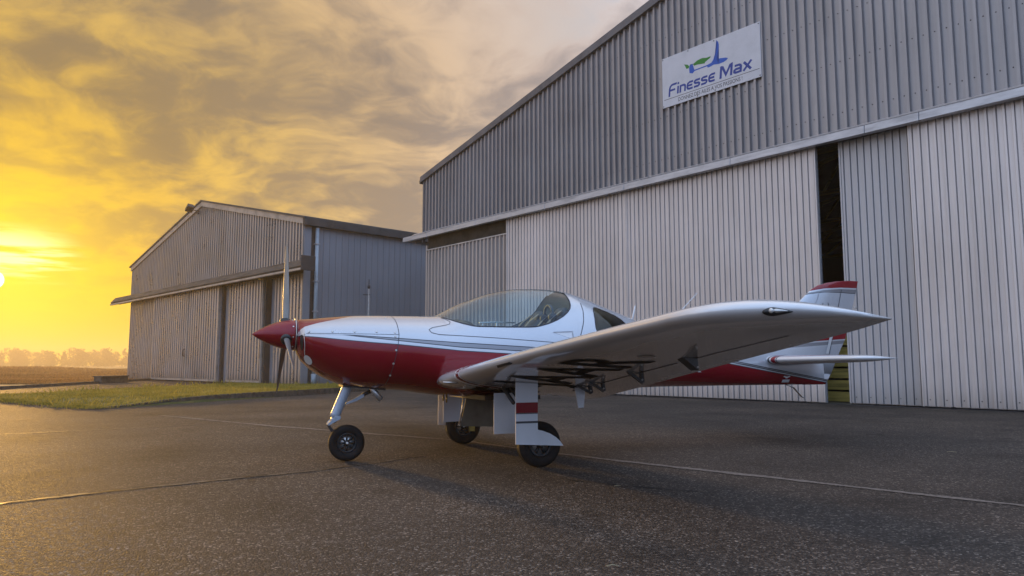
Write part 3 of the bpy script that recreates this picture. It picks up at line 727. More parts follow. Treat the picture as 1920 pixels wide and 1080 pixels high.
# floodlight on the gable
FL = empty('floodlight', SHG.matrix_basis @ Vector((sRidge - 0.30, -0.09, 8.52)), R(GB - 90)); FL.scale = (.72, .72, .72)
tag(FL, 'small dark floodlight on a bracket at the small gable peak', 'floodlight')
bm = bmesh.new(); tube(bm, [(0, 0.06, 0.0), (0, -0.35, 0.02), (-0.05, -0.5, 0.12)], 0.03, 8); bm_obj('bracket', bm, 'steel_dark', FL, True)
bm = bmesh.new(); prism(bm, [(-0.26, 0.0), (0.20, -0.05), (0.26, 0.10), (0.10, 0.22), (-0.20, 0.26)], 'x', -0.28, 0.28)
bmesh.ops.rotate(bm, verts=bm.verts, cent=(0, 0, 0), matrix=Matrix.Rotation(R(-32), 3, 'Y')); bmesh.ops.translate(bm, verts=bm.verts, vec=(-0.12, -0.55, 0.08)); bm_obj('lamp_housing', bm, 'flashing_dark', FL)
bm = bmesh.new(); box(bm, -0.05, 0.05, -0.08, 0.02, -0.22, -0.05, 0.01); bm_obj('junction_box', bm, 'steel_dark', FL)
# mast by the side wall
MA = empty('mast', (-5.55, 28.6, 0)); tag(MA, 'slim pale mast with a small cap before the small hangar side wall', 'mast')
tube_obj('pole', [(0, 0, 0), (0, 0, 3.75)], [0.035, 0.03], 'strut_grey', MA)
bm = bmesh.new(); lathe(bm, [(0.0, 0.16), (0.03, 0.15), (0.06, 0.09), (0.055, 0.04), (0.035, 0.0)], (0, 0, 3.76), 'z', 12); bm_obj('cap', bm, 'steel_dark', MA, True)
tube_obj('spike', [(0, 0, 3.91), (0, 0, 4.12)], 0.015, 'steel_dark', MA)
tube_obj('arm', [(-0.22, 0, 3.52), (0.05, 0, 3.52)], 0.015, 'steel_dark', MA)
CB = empty('concrete_block', (-18.35, 34.2, 0), R(82)); tag(CB, 'low dark concrete block beside the small hangar corner', 'block')
box_obj('block', (-0.9, 0.9, -0.2, 0.2, -0.06, 0.28), 'concrete_kerb', CB, 0.02); box_obj('cap_slab', (-0.94, 0.94, -0.24, 0.24, 0.282, 0.33), 'concrete_kerb', CB, 0.01)


# ------------------------------------------------------------------ aircraft: a = aft, l = left (towards the camera), z = up
worn('silver_paint', (0.78, 0.77, 0.77), 0.24, 0.25, 1.0, 0.015, 1.0)
worn('silver_plate', (0.76, 0.76, 0.78), 0.35, 0.1, 0.6, 0.05, 4.0)
worn('red_paint', (0.25, 0.003, 0.012), 0.24, 0.15, 0.8, 0.05, 1.0, spec=0.2)
mat('seam_dark', (0.035, 0.035, 0.045), 0.6)
mat('stripe_dark', (0.045, 0.045, 0.055), 0.35, 0, 0.8)
mat('stripe_grey', (0.26, 0.26, 0.28), 0.3, 0.4, 0.8)
mat('reg_black', (0.008, 0.008, 0.009), 0.6, 0, 0, 0.1)
mat('reg_white', (0.75, 0.75, 0.76), 0.4)
mat('cap_white', (0.72, 0.71, 0.70), 0.4)
worn('strut_paint', (0.42, 0.48, 0.56), 0.35, 0.2, 0.4, 0.12, 8)
worn('alu', (0.62, 0.60, 0.57), 0.36, 0.8, 0, 0.2, 20)
worn('brass', (0.42, 0.29, 0.08), 0.4, 0.8, 0, 0.3, 20)
worn('rubber', (0.009, 0.009, 0.010), 0.7, 0, 0, 0.5, 9, spec=0.3)
worn('rim_black', (0.022, 0.022, 0.024), 0.4, 0.3, 0, 0.3, 10)
worn('blade_paint', (0.27, 0.26, 0.24), 0.38, 0.3, 0.3, 0.10, 5)
worn('door_shaded', (0.15, 0.125, 0.09), 0.7, 0, 0, 0.25, 6)  # shade below the belly is put into this door colour
worn('black_plastic', (0.014, 0.014, 0.015), 0.35, 0, 0.3, 0.2, 8)
worn('seat_leather', (0.055, 0.055, 0.060), 0.55, 0, 0, 0.25, 9)
mat('lamp_lens', (0.75, 0.75, 0.72), 0.08, 0.2, 1.0)
worn('liner', (0.16, 0.16, 0.15), 0.8, 0, 0, 0.2, 4)
worn('liner_tan', (0.42, 0.36, 0.22), 0.8, 0, 0, 0.2, 4)
def glass(name, tint, gloss=1.0):
    m = bpy.data.materials.new(name); m.use_nodes = True; n = NT(m.node_tree); n.n.remove(n.n['Principled BSDF'])
    t = n.new('ShaderNodeBsdfTransparent'); t.inputs[0].default_value = (*tint, 1)
    g = n.new('ShaderNodeBsdfGlossy'); g.inputs['Roughness'].default_value = 0.015; g.inputs[0].default_value = (gloss, gloss, gloss, 1)
    ge = n.new('ShaderNodeNewGeometry'); cosv = n.math('ABSOLUTE', n.vmath('DOT_PRODUCT', ge.outputs['Normal'], ge.outputs['Incoming']))
    fr = n.math('MULTIPLY_ADD', n.math('POWER', n.math('SUBTRACT', 1.0, cosv), 5.0), 0.95, 0.04)
    mx = n.new('ShaderNodeMixShader'); n.l.new(fr, mx.inputs[0]); n.l.new(t.outputs[0], mx.inputs[1]); n.l.new(g.outputs[0], mx.inputs[2])
    n.l.new(mx.outputs[0], n.n['Material Output'].inputs[0]); MATS[name] = m
glass('canopy_glass', (0.76, 0.92, 1.0)); glass('window_glass', (0.60, 0.64, 0.56)); glass('lamp_glass', (0.95, 0.95, 0.92))

AO = Vector((-0.136, 6.865, 0)); ATH = R(22.3)
AC = empty('light_aircraft', AO, ATH)
tag(AC, 'red and silver low-wing propeller aircraft parked on its wheels on the asphalt', 'aircraft')
def P(a, l, z): return (a, -l, z)

# livery: colours follow lines drawn along the side of the aircraft
def curve_of(n, fac, pts, lo=-2.3, hi=4.7, zlo=0.4, zhi=1.9):
    c = n.new('ShaderNodeFloatCurve'); cm = c.mapping; cv = cm.curves[0]
    pts = sorted(pts); pts = [(lo, pts[0][1])] + pts + [(hi, pts[-1][1])]
    while len(cv.points) < len(pts): cv.points.new(0.5, 0.5)
    for q, (a_, z_) in zip(cv.points, pts):
        q.location = ((a_ - lo) / (hi - lo), (z_ - zlo) / (zhi - zlo)); q.handle_type = 'VECTOR'
    cm.update(); n.put(c.inputs['Value'], fac)
    return n.math('MULTIPLY_ADD', c.outputs[0], zhi - zlo, zlo)
m, n, b = mat('livery', (0.6, 0.62, 0.66), 0.26, 0.45, 0.9, 0.2)
ox, oy, oz = n.sep(objco(n)); fx = n.math('MULTIPLY', n.math('ADD', ox, 2.3), 1 / 7.0)
B0 = [(-1.80, 1.036), (-1.664, 1.024), (-1.456, 1.002), (-1.243, .983), (-1.038, .969), (-.89, .955), (-.522, .920), (.088, .888), (1.2, .862), (2.425, .822), (3.08, .728), (3.957, .606), (4.5, .55)]
B1 = [(-1.80, 1.045), (-1.44, 1.040), (-1.043, 1.001), (-.529, .950), (.206, .911), (1.2, .884), (2.425, .842), (3.08, .747), (3.957, .624), (4.5, .57)]
B2 = [(-1.80, 1.045), (-1.44, 1.044), (-1.044, 1.020), (-.529, .987), (.466, .937), (1.2, .906), (2.425, .862), (3.08, .764), (3.957, .640), (4.5, .59)]
ARC = [(-1.80, 1.05), (-1.795, 1.072), (-1.768, 1.107), (-1.653, 1.143), (-1.50, 1.178), (-1.38, 1.206), (-1.30, 1.222), (-1.2, 1.30), (4.5, 1.88)]
C0 = [(1.9, .99), (2.3, .925), (3.0, .952), (3.535, .984), (4.179, 1.028), (4.5, 1.05)]
RT = [(2.1, .95), (2.5, 1.02), (3.2, 1.20), (4.4, 1.30)]
TIP = [(3.6, 1.60), (3.74, 1.628), (3.95, 1.664), (4.2, 1.684), (4.5, 1.690)]
def above(z0, e=0.0012): return n.step(oz, n.math('SUBTRACT', z0, e), n.math('ADD', z0, e))
def band(zc, hw, e=0.001): return n.math('MULTIPLY', above(n.math('SUBTRACT', zc, hw), e), n.math('SUBTRACT', 1.0, above(n.math('ADD', zc, hw), e)))
z0, z1, z2, za = (curve_of(n, fx, q) for q in (B0, B1, B2, ARC)); c0 = curve_of(n, fx, C0); rt = curve_of(n, fx, RT); tp = curve_of(n, fx, TIP)
SIL, RED, GRY, DRK, WHT = (0.60, 0.62, 0.66), (0.25, 0.003, 0.012), (0.30, 0.30, 0.32), (0.04, 0.04, 0.05), (0.66, 0.67, 0.70)
flake = n.noise(objco(n), 900, 1, 0.5)
c = n.mix(n.step(flake, 0.45, 0.7), (0.60, 0.62, 0.66), (0.68, 0.70, 0.74))
isred = n.math('SUBTRACT', 1.0, above(z0))
c = n.mix(n.math('MULTIPLY', above(z0), n.math('SUBTRACT', 1.0, above(z1))), c, WHT)
c = n.mix(n.math('MULTIPLY', above(z1), n.math('SUBTRACT', 1.0, above(z2))), c, GRY)
fwd = n.step(ox, -1.50, -1.36)
for zz in (z1, z2): c = n.mix(n.math('MULTIPLY', band(zz, 0.0035), fwd), c, DRK)
isred = n.math('MAXIMUM', isred, n.math('MULTIPLY', above(za), n.step(ox, -0.7, -0.75)))
aft = n.step(ox, 2.05, 2.12)
c0a = n.math('ADD', c0, 0.014); c0b = n.math('ADD', c0, 0.052); c0c = n.math('ADD', c0, 0.066)
def mid(lo_, hi_): return n.math('MULTIPLY', aft, n.math('MULTIPLY', above(lo_), n.math('SUBTRACT', 1.0, above(hi_))))
c = n.mix(mid(c0, c0a), c, WHT); c = n.mix(mid(c0a, c0b), c, GRY); c = n.mix(mid(c0b, c0c), c, WHT)
isred = n.math('MAXIMUM', isred, mid(c0c, rt))
tpa = n.math('SUBTRACT', tp, n.math('MULTIPLY_ADD', n.step(ox, 3.6, 4.5), 0.035, 0.03)); tpb = n.math('SUBTRACT', tp, 0.018); tail = n.step(ox, 3.30, 3.35)
c = n.mix(n.math('MULTIPLY', tail, n.math('MULTIPLY', above(tpa), n.math('SUBTRACT', 1.0, above(tpb)))), c, GRY)
c = n.mix(n.math('MULTIPLY', tail, band(tpb, 0.003)), c, DRK); c = n.mix(n.math('MULTIPLY', tail, band(tpa, 0.003)), c, DRK)
c = n.mix(n.math('MULTIPLY', tail, n.math('MULTIPLY', above(tpb), n.math('SUBTRACT', 1.0, above(tp)))), c, WHT)
isred = n.math('MAXIMUM', isred, n.math('MULTIPLY', above(tp), tail))
c = n.mix(isred, c, RED); c = n.mix(band(z0, 0.0035), c, DRK)
n.put(b.inputs['Base Color'], c); n.put(b.inputs['Metallic'], n.math('MULTIPLY_ADD', isred, -0.32, 0.45))
smudge = n.noise(objco(n), 3.0, 5, 0.6); n.put(b.inputs['Roughness'], n.math('MULTIPLY_ADD', smudge, 0.12, 0.19))

# fuselage sections --------------------------------------------------------
ST = np.array([  # a, top, bottom, widest height, half width, upper power, lower power
    (-1.800, 1.176, .935, 1.05, .150, 2.0, 2.0), (-1.785, 1.178, .890, 1.04, .200, 2.0, 2.0), (-1.760, 1.181, .845, 1.03, .245, 2.0, 2.0), (-1.70, 1.186, .785, 1.00, .300, 2.05, 2.0), (-1.60, 1.196, .713, .97, .352, 2.15, 2.0),
    (-1.48, 1.209, .658, .94, .392, 2.2, 2.05), (-1.38, 1.218, .624, .93, .415, 2.25, 2.1), (-1.15, 1.226, .600, .91, .452, 2.3, 2.15),
    (-.93, 1.228, .586, .90, .480, 2.35, 2.2), (-.75, 1.231, .560, .885, .505, 2.35, 2.25), (-.643, 1.234, .546, .88, .520, 2.35, 2.3),
    (-.55, 1.268, .536, .875, .528, 2.25, 2.35), (-.43, 1.328, .527, .87, .538, 2.2, 2.4), (-.275, 1.397, .520, .865, .548, 2.15, 2.5), (-.07, 1.464, .518, .86, .556, 2.12, 2.5),
    (.174, 1.508, .520, .86, .560, 2.1, 2.5), (.42, 1.517, .526, .86, .556, 2.1, 2.5), (.60, 1.506, .534, .86, .545, 2.1, 2.4), (.848, 1.447, .548, .86, .512, 2.1, 2.3),
    (1.053, 1.376, .560, .86, .472, 2.1, 2.2), (1.293, 1.298, .572, .85, .418, 2.1, 2.1), (1.513, 1.222, .580, .845, .368, 2.1, 2.0), (1.788, 1.148, .586, .84, .312, 2.1, 2.0),
    (2.2, 1.070, .588, .82, .240, 2.1, 2.0), (2.7, 1.010, .590, .80, .170, 2.1, 2.0), (3.2, .975, .590, .78, .112, 2.1, 2.0), (3.6, .93, .590, .75, .066, 2.1, 2.0), (3.90, .86, .590, .71, .024, 2.1, 2.0)])
def pchip(xs, ys, x):
    h_ = np.diff(xs); d = np.diff(ys) / h_; m_ = np.zeros(len(xs)); m_[0], m_[-1] = d[0], d[-1]
    for i in range(1, len(xs) - 1):
        if d[i - 1] * d[i] > 0:
            w1, w2 = 2 * h_[i] + h_[i - 1], h_[i] + 2 * h_[i - 1]; m_[i] = (w1 + w2) / (w1 / d[i - 1] + w2 / d[i])
    i = int(np.clip(np.searchsorted(xs, x) - 1, 0, len(xs) - 2)); t = (x - xs[i]) / h_[i]
    return (2 * t**3 - 3 * t**2 + 1) * ys[i] + (t**3 - 2 * t**2 + t) * h_[i] * m_[i] + (-2 * t**3 + 3 * t**2) * ys[i + 1] + (t**3 - t**2) * h_[i] * m_[i + 1]
def sec(a): return [pchip(ST[:, 0], ST[:, k], min(max(a, -1.8), 3.9)) for k in range(1, 7)]
def body_pt(a, phi):
    zt, zb, zm, wd, pu, pl = sec(a); s_, c_ = math.sin(phi), max(0.0, math.cos(phi))
    if phi >= 0: return wd * c_ ** (2 / pu), zm + (zt - zm) * s_ ** (2 / pu)
    return wd * c_ ** (2 / pl), zm - (zm - zb) * (-s_) ** (2 / pl)
def phi_of(a, z):
    zt, zb, zm, wd, pu, pl = sec(a)
    if z >= zm: return math.asin(min(1, ((z - zm) / (zt - zm))) ** (pu / 2))
    return -math.asin(min(1, ((zm - z) / (zm - zb))) ** (pl / 2))
def body_y(a, z): return body_pt(a, phi_of(a, z))[0]
RIM = [(-.643, 1.2335), (-.615, 1.213), (-.58, 1.195), (-.54, 1.176), (-.49, 1.157), (-.446, 1.144), (-.40, 1.133), (-.351, 1.128), (-.108, 1.127), (.10, 1.130), (.16, 1.134), (.22, 1.146), (.297, 1.168), (.38, 1.200), (.454, 1.238), (.51, 1.277),
       (.545, 1.310), (.566, 1.345), (.578, 1.390), (.586, 1.440), (.592, 1.480), (.60, 1.5055)]
WLO = [(.775, 1.132), (.783, 1.108), (.80, 1.095), (.84, 1.086), (1.10, 1.100), (1.16, 1.112), (1.185, 1.124), (1.20, 1.140)]
WHI = [(.775, 1.138), (.785, 1.19), (.80, 1.25), (.812, 1.30), (.825, 1.325), (.845, 1.337), (.875, 1.334), (1.00, 1.298), (1.08, 1.268), (1.14, 1.228), (1.18, 1.180), (1.20, 1.146)]
stations = sorted(set([round(q, 4) for q in list(ST[:, 0]) + [r_[0] for r_ in RIM] + [r_[0] for r_ in WLO] + [r_[0] for r_ in WHI] + list(np.arange(-1.75, 3.9, 0.06)) + list(np.arange(.606, .775, .008)) + list(np.arange(1.21, 1.5, .025)) + list(np.arange(-.9, -.645, .02))]))
stations = [q for i, q in enumerate(stations) if i == 0 or q - stations[i - 1] > 0.0035 or q in (-.643, .6, .775, 1.2)]
def lohi(a):
    f = lambda pts: float(np.interp(a, [q[0] for q in pts], [q[1] for q in pts]))
    if a < -.643:
        lo = phi_of(-.643, 1.2335) + (phi_of(-.9, 1.12) - phi_of(-.643, 1.2335)) * sm((-.643 - a) / 0.25); return lo, (lo + math.pi / 2) / 2
    if a <= .60: lo = phi_of(a, min(f(RIM), sec(a)[0] - 1e-4)); return lo, (lo + math.pi / 2) / 2
    if a < .775:
        t = sm((a - .60) / .175); l0 = phi_of(.6, sec(.6)[0] - 1e-4); h0 = (l0 + math.pi / 2) / 2
        return l0 + (phi_of(.775, 1.132) - l0) * t, h0 + (phi_of(.775, 1.138) - h0) * t
    if a <= 1.2: return phi_of(a, f(WLO)), phi_of(a, f(WHI))
    t = sm((a - 1.2) / .3); l0, h0 = phi_of(1.2, 1.140), phi_of(1.2, 1.146)
    return l0 + (0.6 - l0) * t, h0 + (1.0 - h0) * t
NA, NB, NC, ND = 12, 9, 7, 9
def section_phis(a):
    lo, hi = lohi(a)
    return list(np.linspace(-math.pi / 2, 0, NA + 1)) + list(np.linspace(0, lo, NB + 1)[1:]) + list(np.linspace(lo, hi, NC + 1)[1:]) + list(np.linspace(hi, math.pi / 2, ND + 1)[1:])
PV = []; NR = NA + NB + NC + ND + 1
for a in stations:
    ph = section_phis(a); half = [body_pt(a, q) for q in ph]
    PV.append([P(a, y_, z_) for y_, z_ in half] + [P(a, -y_, z_) for y_, z_ in half[-2:0:-1]])
NT_ = len(PV[0])
def row_of(k): return k if k < NR - 1 else (NT_ - 1 - k)          # row index from the bottom, both sides
sets = {'body': [], 'canopy': [], 'win_l': [], 'win_r': []}
for i in range(len(stations) - 1):
    am = (stations[i] + stations[i + 1]) / 2
    for k in range(NT_):
        r_ = row_of(k); f_ = (i * NT_ + k, (i + 1) * NT_ + k, (i + 1) * NT_ + (k + 1) % NT_, i * NT_ + (k + 1) % NT_)
        if -.643 < am < .60 and r_ >= NA + NB: sets['canopy'].append(f_)
        elif .775 < am < 1.2 and NA + NB <= r_ < NA + NB + NC: sets['win_l' if k < NR - 1 else 'win_r'].append(f_)
        else: sets['body'].append(f_)
allv = [v for ring in PV for v in ring]
def sub_mesh(name, faces, m, parent, extra=None):
    used = sorted({i for f_ in faces for i in f_}); mp = {q: i for i, q in enumerate(used)}
    V = [allv[q] for q in used]; F = [tuple(mp[i] for i in f_) for f_ in faces]
    bm = bmesh.new(); bv = [bm.verts.new(v) for v in V]
    for f_ in F:
        if len(set(f_)) >= 3:
            try: bm.faces.new([bv[i] for i in f_])
            except ValueError: pass
    bmesh.ops.remove_doubles(bm, verts=bm.verts, dist=0.0002)
    return bm_obj(name, bm, m, parent, True)
fus = sub_mesh('fuselage', sets['body'] + [tuple(range(NT_))[::-1], tuple((len(stations) - 1) * NT_ + k for k in range(NT_))], 'livery', AC)
can = sub_mesh('canopy', sets['canopy'], 'canopy_glass', AC); can['label'] = 'clear bubble canopy'
sub_mesh('rear_window', sets['win_l'], 'window_glass', AC); sub_mesh('rear_window', sets['win_r'], 'window_glass', AC)

def on_body(a, z, side=1, off=0.002):
    """point on the skin pushed out along its normal"""
    e = 0.004
    f = lambda aa, zz: Vector(P(aa, side * body_y(aa, min(max(zz, sec(aa)[1] + 1e-3), sec(aa)[0] - 1e-3)), zz))
    p_ = f(a, z); na = (f(a + e, z) - p_); nz = (f(a, z + e) - f(a, z - e)); nn = na.cross(nz).normalized()
    if nn.y * -side < 0: nn = -nn
    return p_ + nn * off, nn
def skin_ribbon(name, pts, width, m, parent, off=0.0022, side=1, step=0.015):
    Q = []
    for (a0, z0_), (a1, z1_) in zip(pts, pts[1:]):
        k = max(1, int(math.hypot(a1 - a0, z1_ - z0_) / step))
        Q += [(a0 + (a1 - a0) * i / k, z0_ + (z1_ - z0_) * i / k) for i in range(k)]
    Q.append(pts[-1]); V, F = [], []; C_ = [on_body(a, z, side, off) for a, z in Q]
    for i, (p_, nn) in enumerate(C_):
        d = (C_[min(i + 1, len(C_) - 1)][0] - C_[max(i - 1, 0)][0]).normalized(); s_ = d.cross(nn).normalized() * width / 2
        V += [p_ + s_, p_ - s_]
        if i: F.append((2 * i - 2, 2 * i - 1, 2 * i + 1, 2 * i))
    return mesh_obj(name, V, F, m, parent, True)
for sd in (1, -1):
    skin_ribbon('canopy_seal', [q for q in RIM if q[1] < 1.49][1:], 0.011, 'seam_dark', can, 0.002, sd)
    wo = WLO + WHI[::-1]
    skin_ribbon('window_seal', [(a_, z_) for a_, z_ in wo] + [wo[0]], 0.008, 'seam_dark', fus, 0.0025, sd)
    skin_ribbon('shut_line', [(.694, 1.37), (.684, 1.30), (.655, 1.20), (.61, 1.10), (.574, 1.02), (.555, .97)], 0.006, 'seam_dark', fus, 0.0015, sd)
    skin_ribbon('shut_line', [(-.62, 1.205), (-.59, 1.185), (-.575, 1.165), (-.59, 1.145), (-.66, 1.13), (-.74, 1.115), (-.775, 1.095), (-.76, 1.07), (-.70, 1.055), (-.2, 1.03), (.3, 1.00), (.57, .985)], 0.005, 'seam_dark', fus, 0.0015, sd)
    skin_ribbon('cowl_joint', [(-1.035, 1.215), (-1.03, 1.15), (-1.03, 1.05), (-1.045, .95), (-1.07, .82), (-1.09, .70), (-1.10, .64)], 0.005, 'seam_dark', fus, 0.0015, sd)
    skin_ribbon('cowl_joint', [(-1.745, 1.056), (-1.5, 1.054), (-1.25, 1.052), (-1.03, 1.050)], 0.003, 'seam_dark', fus, 0.0015, sd)
# cowl fasteners
def fastener(a, z, s=1.0, m=None):
    p_, nn = on_body(a, z, 1, 0.001); o = screw(fus, p_, s, 'fastener'); o.rotation_euler = (-nn).to_track_quat('Y', 'Z').to_euler()
    return o
FAST = bpy.data.meshes.new('fastener'); bmf = bmesh.new(); lathe(bmf, [(0.0, -0.004), (0.007, -0.0035), (0.009, 0.0)], (0, 0, 0), 'y', 10); bmesh.ops.recalc_face_normals(bmf, faces=bmf.faces); bmf.to_mesh(FAST); bmf.free(); FAST.materials.append(MATS['alu'])
for a, z in ((-1.726, 1.069), (-1.551, 1.070), (-1.381, 1.070), (-1.207, 1.070), (-1.06, 1.066), (-1.06, 1.034), (-1.059, .921), (-1.075, .813), (-1.086, .718), (-1.76, 1.05), (-1.10, 1.195)):
    fastener(a, z).data = FAST
# nose details: cooling inlet, round landing light, dark lower lip
def skin_patch(name, a0, z0_, ra, rz, m, rot=0, off=0.003, k=18, side=1):
    V = [on_body(a0, z0_, side, off)[0]]
    for i in range(k):
        t = 2 * math.pi * i / k; u, v = ra * math.cos(t), rz * math.sin(t)
        V.append(on_body(a0 + u * math.cos(rot) - v * math.sin(rot), z0_ + u * math.sin(rot) + v * math.cos(rot), side, off)[0])
    return mesh_obj(name, V, [(0, i + 1, (i + 1) % k + 1) for i in range(k)], m, fus, True)
for sd in (1, -1):
    skin_patch('air_inlet', -1.772, .985, .010, .062, 'black_plastic', 0.08, 0.004, side=sd)
    skin_ribbon('inlet_lip', [(-1.772, 1.055), (-1.760, 1.04), (-1.752, .98), (-1.748, .92), (-1.742, .88)], 0.006, 'silver_paint', fus, 0.004, sd)
skin_patch('landing_light', -1.715, .845, .045, .020, 'cap_white', -0.95, 0.004)
skin_ribbon('lower_lip', [(-1.775, .885), (-1.74, .838), (-1.69, .795), (-1.63, .752), (-1.58, .722)], 0.016, 'black_plastic', fus, 0.003, 1)
# recessed step grip behind the canopy door
bm = bmesh.new()
gp = [on_body(a, z, 1, 0.003)[0] for a, z in ((.322, 1.086), (.517, 1.096), (.516, 1.030))]
bm.faces.new([bm.verts.new(q) for q in gp]); bm_obj('step_grip', bm, 'silver_plate', fus)
skin_ribbon('grip_edge', [(.322, 1.086), (.42, 1.092), (.512, 1.096), (.512, 1.030)], 0.008, 'stripe_grey', fus, 0.0045)
# spinner and propeller ----------------------------------------------------
HZ = 1.052
bm = bmesh.new(); prof = []
for i in range(19):
    t = i / 18; prof.append((0.128 * (1 - (1 - t) ** 1.75) ** 0.92 if t > 0 else 0.0005, -2.146 + t * 0.330))
prof += [(0.124, -1.812), (0.0, -1.811)]
lathe(bm, prof, (0, 0, HZ), 'x', 40); bmesh.ops.remove_doubles(bm, verts=bm.verts, dist=0.0003)
spin = bm_obj('spinner', bm, 'red_paint', AC, True)
bm = bmesh.new(); lathe(bm, [(0.09, -1.8105), (0.137, -1.8105), (0.137, -1.8045), (0.09, -1.8045)], (0, 0, HZ), 'x', 40); bm_obj('back_plate', bm, 'alu', spin, True)
for k in range(9):
    t = R(20 + k * 40); bm = bmesh.new(); lathe(bm, [(0, -0.004), (0.006, -0.003), (0.007, 0)], (0, 0, 0), 'y', 8)
    o = bm_obj('rivet', bm, 'alu', spin); o.location = (-1.832, -0.128 * math.sin(t), HZ + 0.128 * math.cos(t)); o.rotation_euler = (t if False else 0, 0, 0)
    o.rotation_euler = Vector((0, 0.128 * math.sin(t), -0.128 * math.cos(t))).to_track_quat('Y', 'Z').to_euler()
def make_blade():
    rs = [0.09, 0.13, 0.18, 0.25, 0.34, 0.45, 0.56, 0.66, 0.73, 0.775, 0.79]
    ch = [0.046, 0.050, 0.056, 0.062, 0.066, 0.065, 0.060, 0.052, 0.043, 0.031, 0.014]
    tw = [74, 70, 62, 52, 43, 36, 31, 27, 25, 24, 24]; th = [0.040, 0.036, 0.026, 0.019, 0.015, 0.012, 0.010, 0.008, 0.006, 0.004, 0.002]
    bm = bmesh.new(); rings = []
    for r_, c_, t_, h_ in zip(rs, ch, tw, th):
        ring = []; ca, sa = math.cos(R(t_)), math.sin(R(t_))
        for k in range(14):
            u = 2 * math.pi * k / 14; x_ = c_ / 2 * math.cos(u) + 0.05 * c_; y_ = h_ / 2 * math.sin(u) * (1.15 if math.sin(u) > 0 else 0.7)
            ring.append(bm.verts.new((x_ * sa + y_ * ca, -x_ * ca + y_ * sa, r_)))
        rings.append(ring)
    for a_, b_ in zip(rings, rings[1:]):
        for k in range(14): bm.faces.new((a_[k], a_[(k + 1) % 14], b_[(k + 1) % 14], b_[k]))
    bm.faces.new(rings[0]); bm.faces.new(rings[-1])
    return bm
blade = bm_obj('propeller_blade', make_blade(), 'blade_paint', AC, True); bl = [blade] + [same_mesh(blade, 'propeller_blade', AC) for _ in range(2)]
for o, dg in zip(bl, (-9, 111, 231)):
    o.location = (-1.885, 0, HZ); o.rotation_euler = (R(dg), 0, 0)      # + leans to the left side
    bm = bmesh.new(); lathe(bm, [(0.046, 0.10), (0.044, 0.128), (0.030, 0.136), (0.0, 0.136)], (0, 0, 0), 'z', 18); bm_obj('blade_cuff', bm, 'black_plastic', o, True)
# flying surfaces ----------------------------------------------------------
def naca(x, t): return 5 * t * (0.2969 * math.sqrt(x) - 0.126 * x - 0.3516 * x * x + 0.2843 * x**3 - 0.1036 * x**4)
XS = [0.5 * (1 - math.cos(math.pi * i / 24)) for i in range(25)]
def foil_ring(le, te, tc, camber, upv):
    le, te = Vector(le), Vector(te); ch = te - le; c_ = ch.length; un = (upv - ch * (upv.dot(ch) / ch.length_squared)).normalized()
    top, bot = [], []
    for x_ in XS:
        cb = camber * 4 * x_ * (1 - x_) * c_; t_ = naca(x_, tc) * c_ + 0.0015
        top.append(le + ch * x_ + un * (cb + t_)); bot.append(le + ch * x_ + un * (cb - t_))
    return top[::-1] + bot[1:]                      # te top -> le -> te bottom
def loft(rings, name, m, parent, cap0=True, cap1=True):
    bm = bmesh.new(); vs = [[bm.verts.new(q) for q in ring] for ring in rings]; k_ = len(rings[0])
    for a_, b_ in zip(vs, vs[1:]):
        for k in range(k_): bm.faces.new((a_[k], a_[(k + 1) % k_], b_[(k + 1) % k_], b_[k]))
    if cap0: bm.faces.new(vs[0])
    if cap1: bm.faces.new(vs[-1][::-1])
    return bm_obj(name, bm, m, parent, True)
WING = np.array([  # l, le a, le z, te a, te z, thickness, camber
    (.30, -.70, .668, .80, .492, .132, .045), (.50, -.70, .687, .79, .512, .132, .045), (.62, -.690, .702, .78, .528, .130, .044), (.90, -.664, .742, .758, .572, .120, .038), (1.20, -.636, .784, .735, .616, .112, .034), (2.0, -.566, .880, .675, .740, .105, .030),
    (2.8, -.496, .966, .620, .861, .105, .028), (3.40, -.444, 1.026, .575, .949, .114, .026), (3.52, -.420, 1.037, .562, .966, .120, .025), (3.62, -.365, 1.047, .550, .982, .124, .022), (3.70, -.285, 1.054, .538, .995, .125, .018),
    (3.77, -.170, 1.058, .525, 1.006, .116, .012), (3.82, -.040, 1.056, .512, 1.013, .098, .008), (3.85, .100, 1.050, .500, 1.016, .075, .004), (3.865, .25, 1.040, .490, 1.018, .045, 0)])
def wing_at(l):
    return [float(np.interp(l, WING[:, 0], WING[:, k])) for k in range(1, 7)]
def wing_ring(l, sd):
    a0, z0_, a1, z1_, tc_, cb = wing_at(l); upv = Vector(P(0, -0.11 * sd, 1)).normalized()
    return foil_ring(P(a0, l * sd, z0_), P(a1, l * sd, z1_), tc_, cb, upv)
def wing_low(l, x_, off=0.003, sd=1):
    """point just below the lower skin at chord fraction x_"""
    a0, z0_, a1, z1_, tc_, cb = wing_at(l); upv = Vector(P(0, -0.11 * sd, 1)).normalized()
    le, te = Vector(P(a0, l * sd, z0_)), Vector(P(a1, l * sd, z1_)); ch = te - le; un = (upv - ch * (upv.dot(ch) / ch.length_squared)).normalized(); c_ = ch.length
    return le + ch * x_ + un * (cb * 4 * x_ * (1 - x_) * c_ - naca(x_, tc_) * c_ - 0.0015 - off)
def wing_up(l, x_, off=0.003, sd=1):
    a0, z0_, a1, z1_, tc_, cb = wing_at(l); upv = Vector(P(0, -0.11 * sd, 1)).normalized()
    le, te = Vector(P(a0, l * sd, z0_)), Vector(P(a1, l * sd, z1_)); ch = te - le; un = (upv - ch * (upv.dot(ch) / ch.length_squared)).normalized(); c_ = ch.length
    return le + ch * x_ + un * (cb * 4 * x_ * (1 - x_) * c_ + naca(x_, tc_) * c_ + 0.0015 + off)
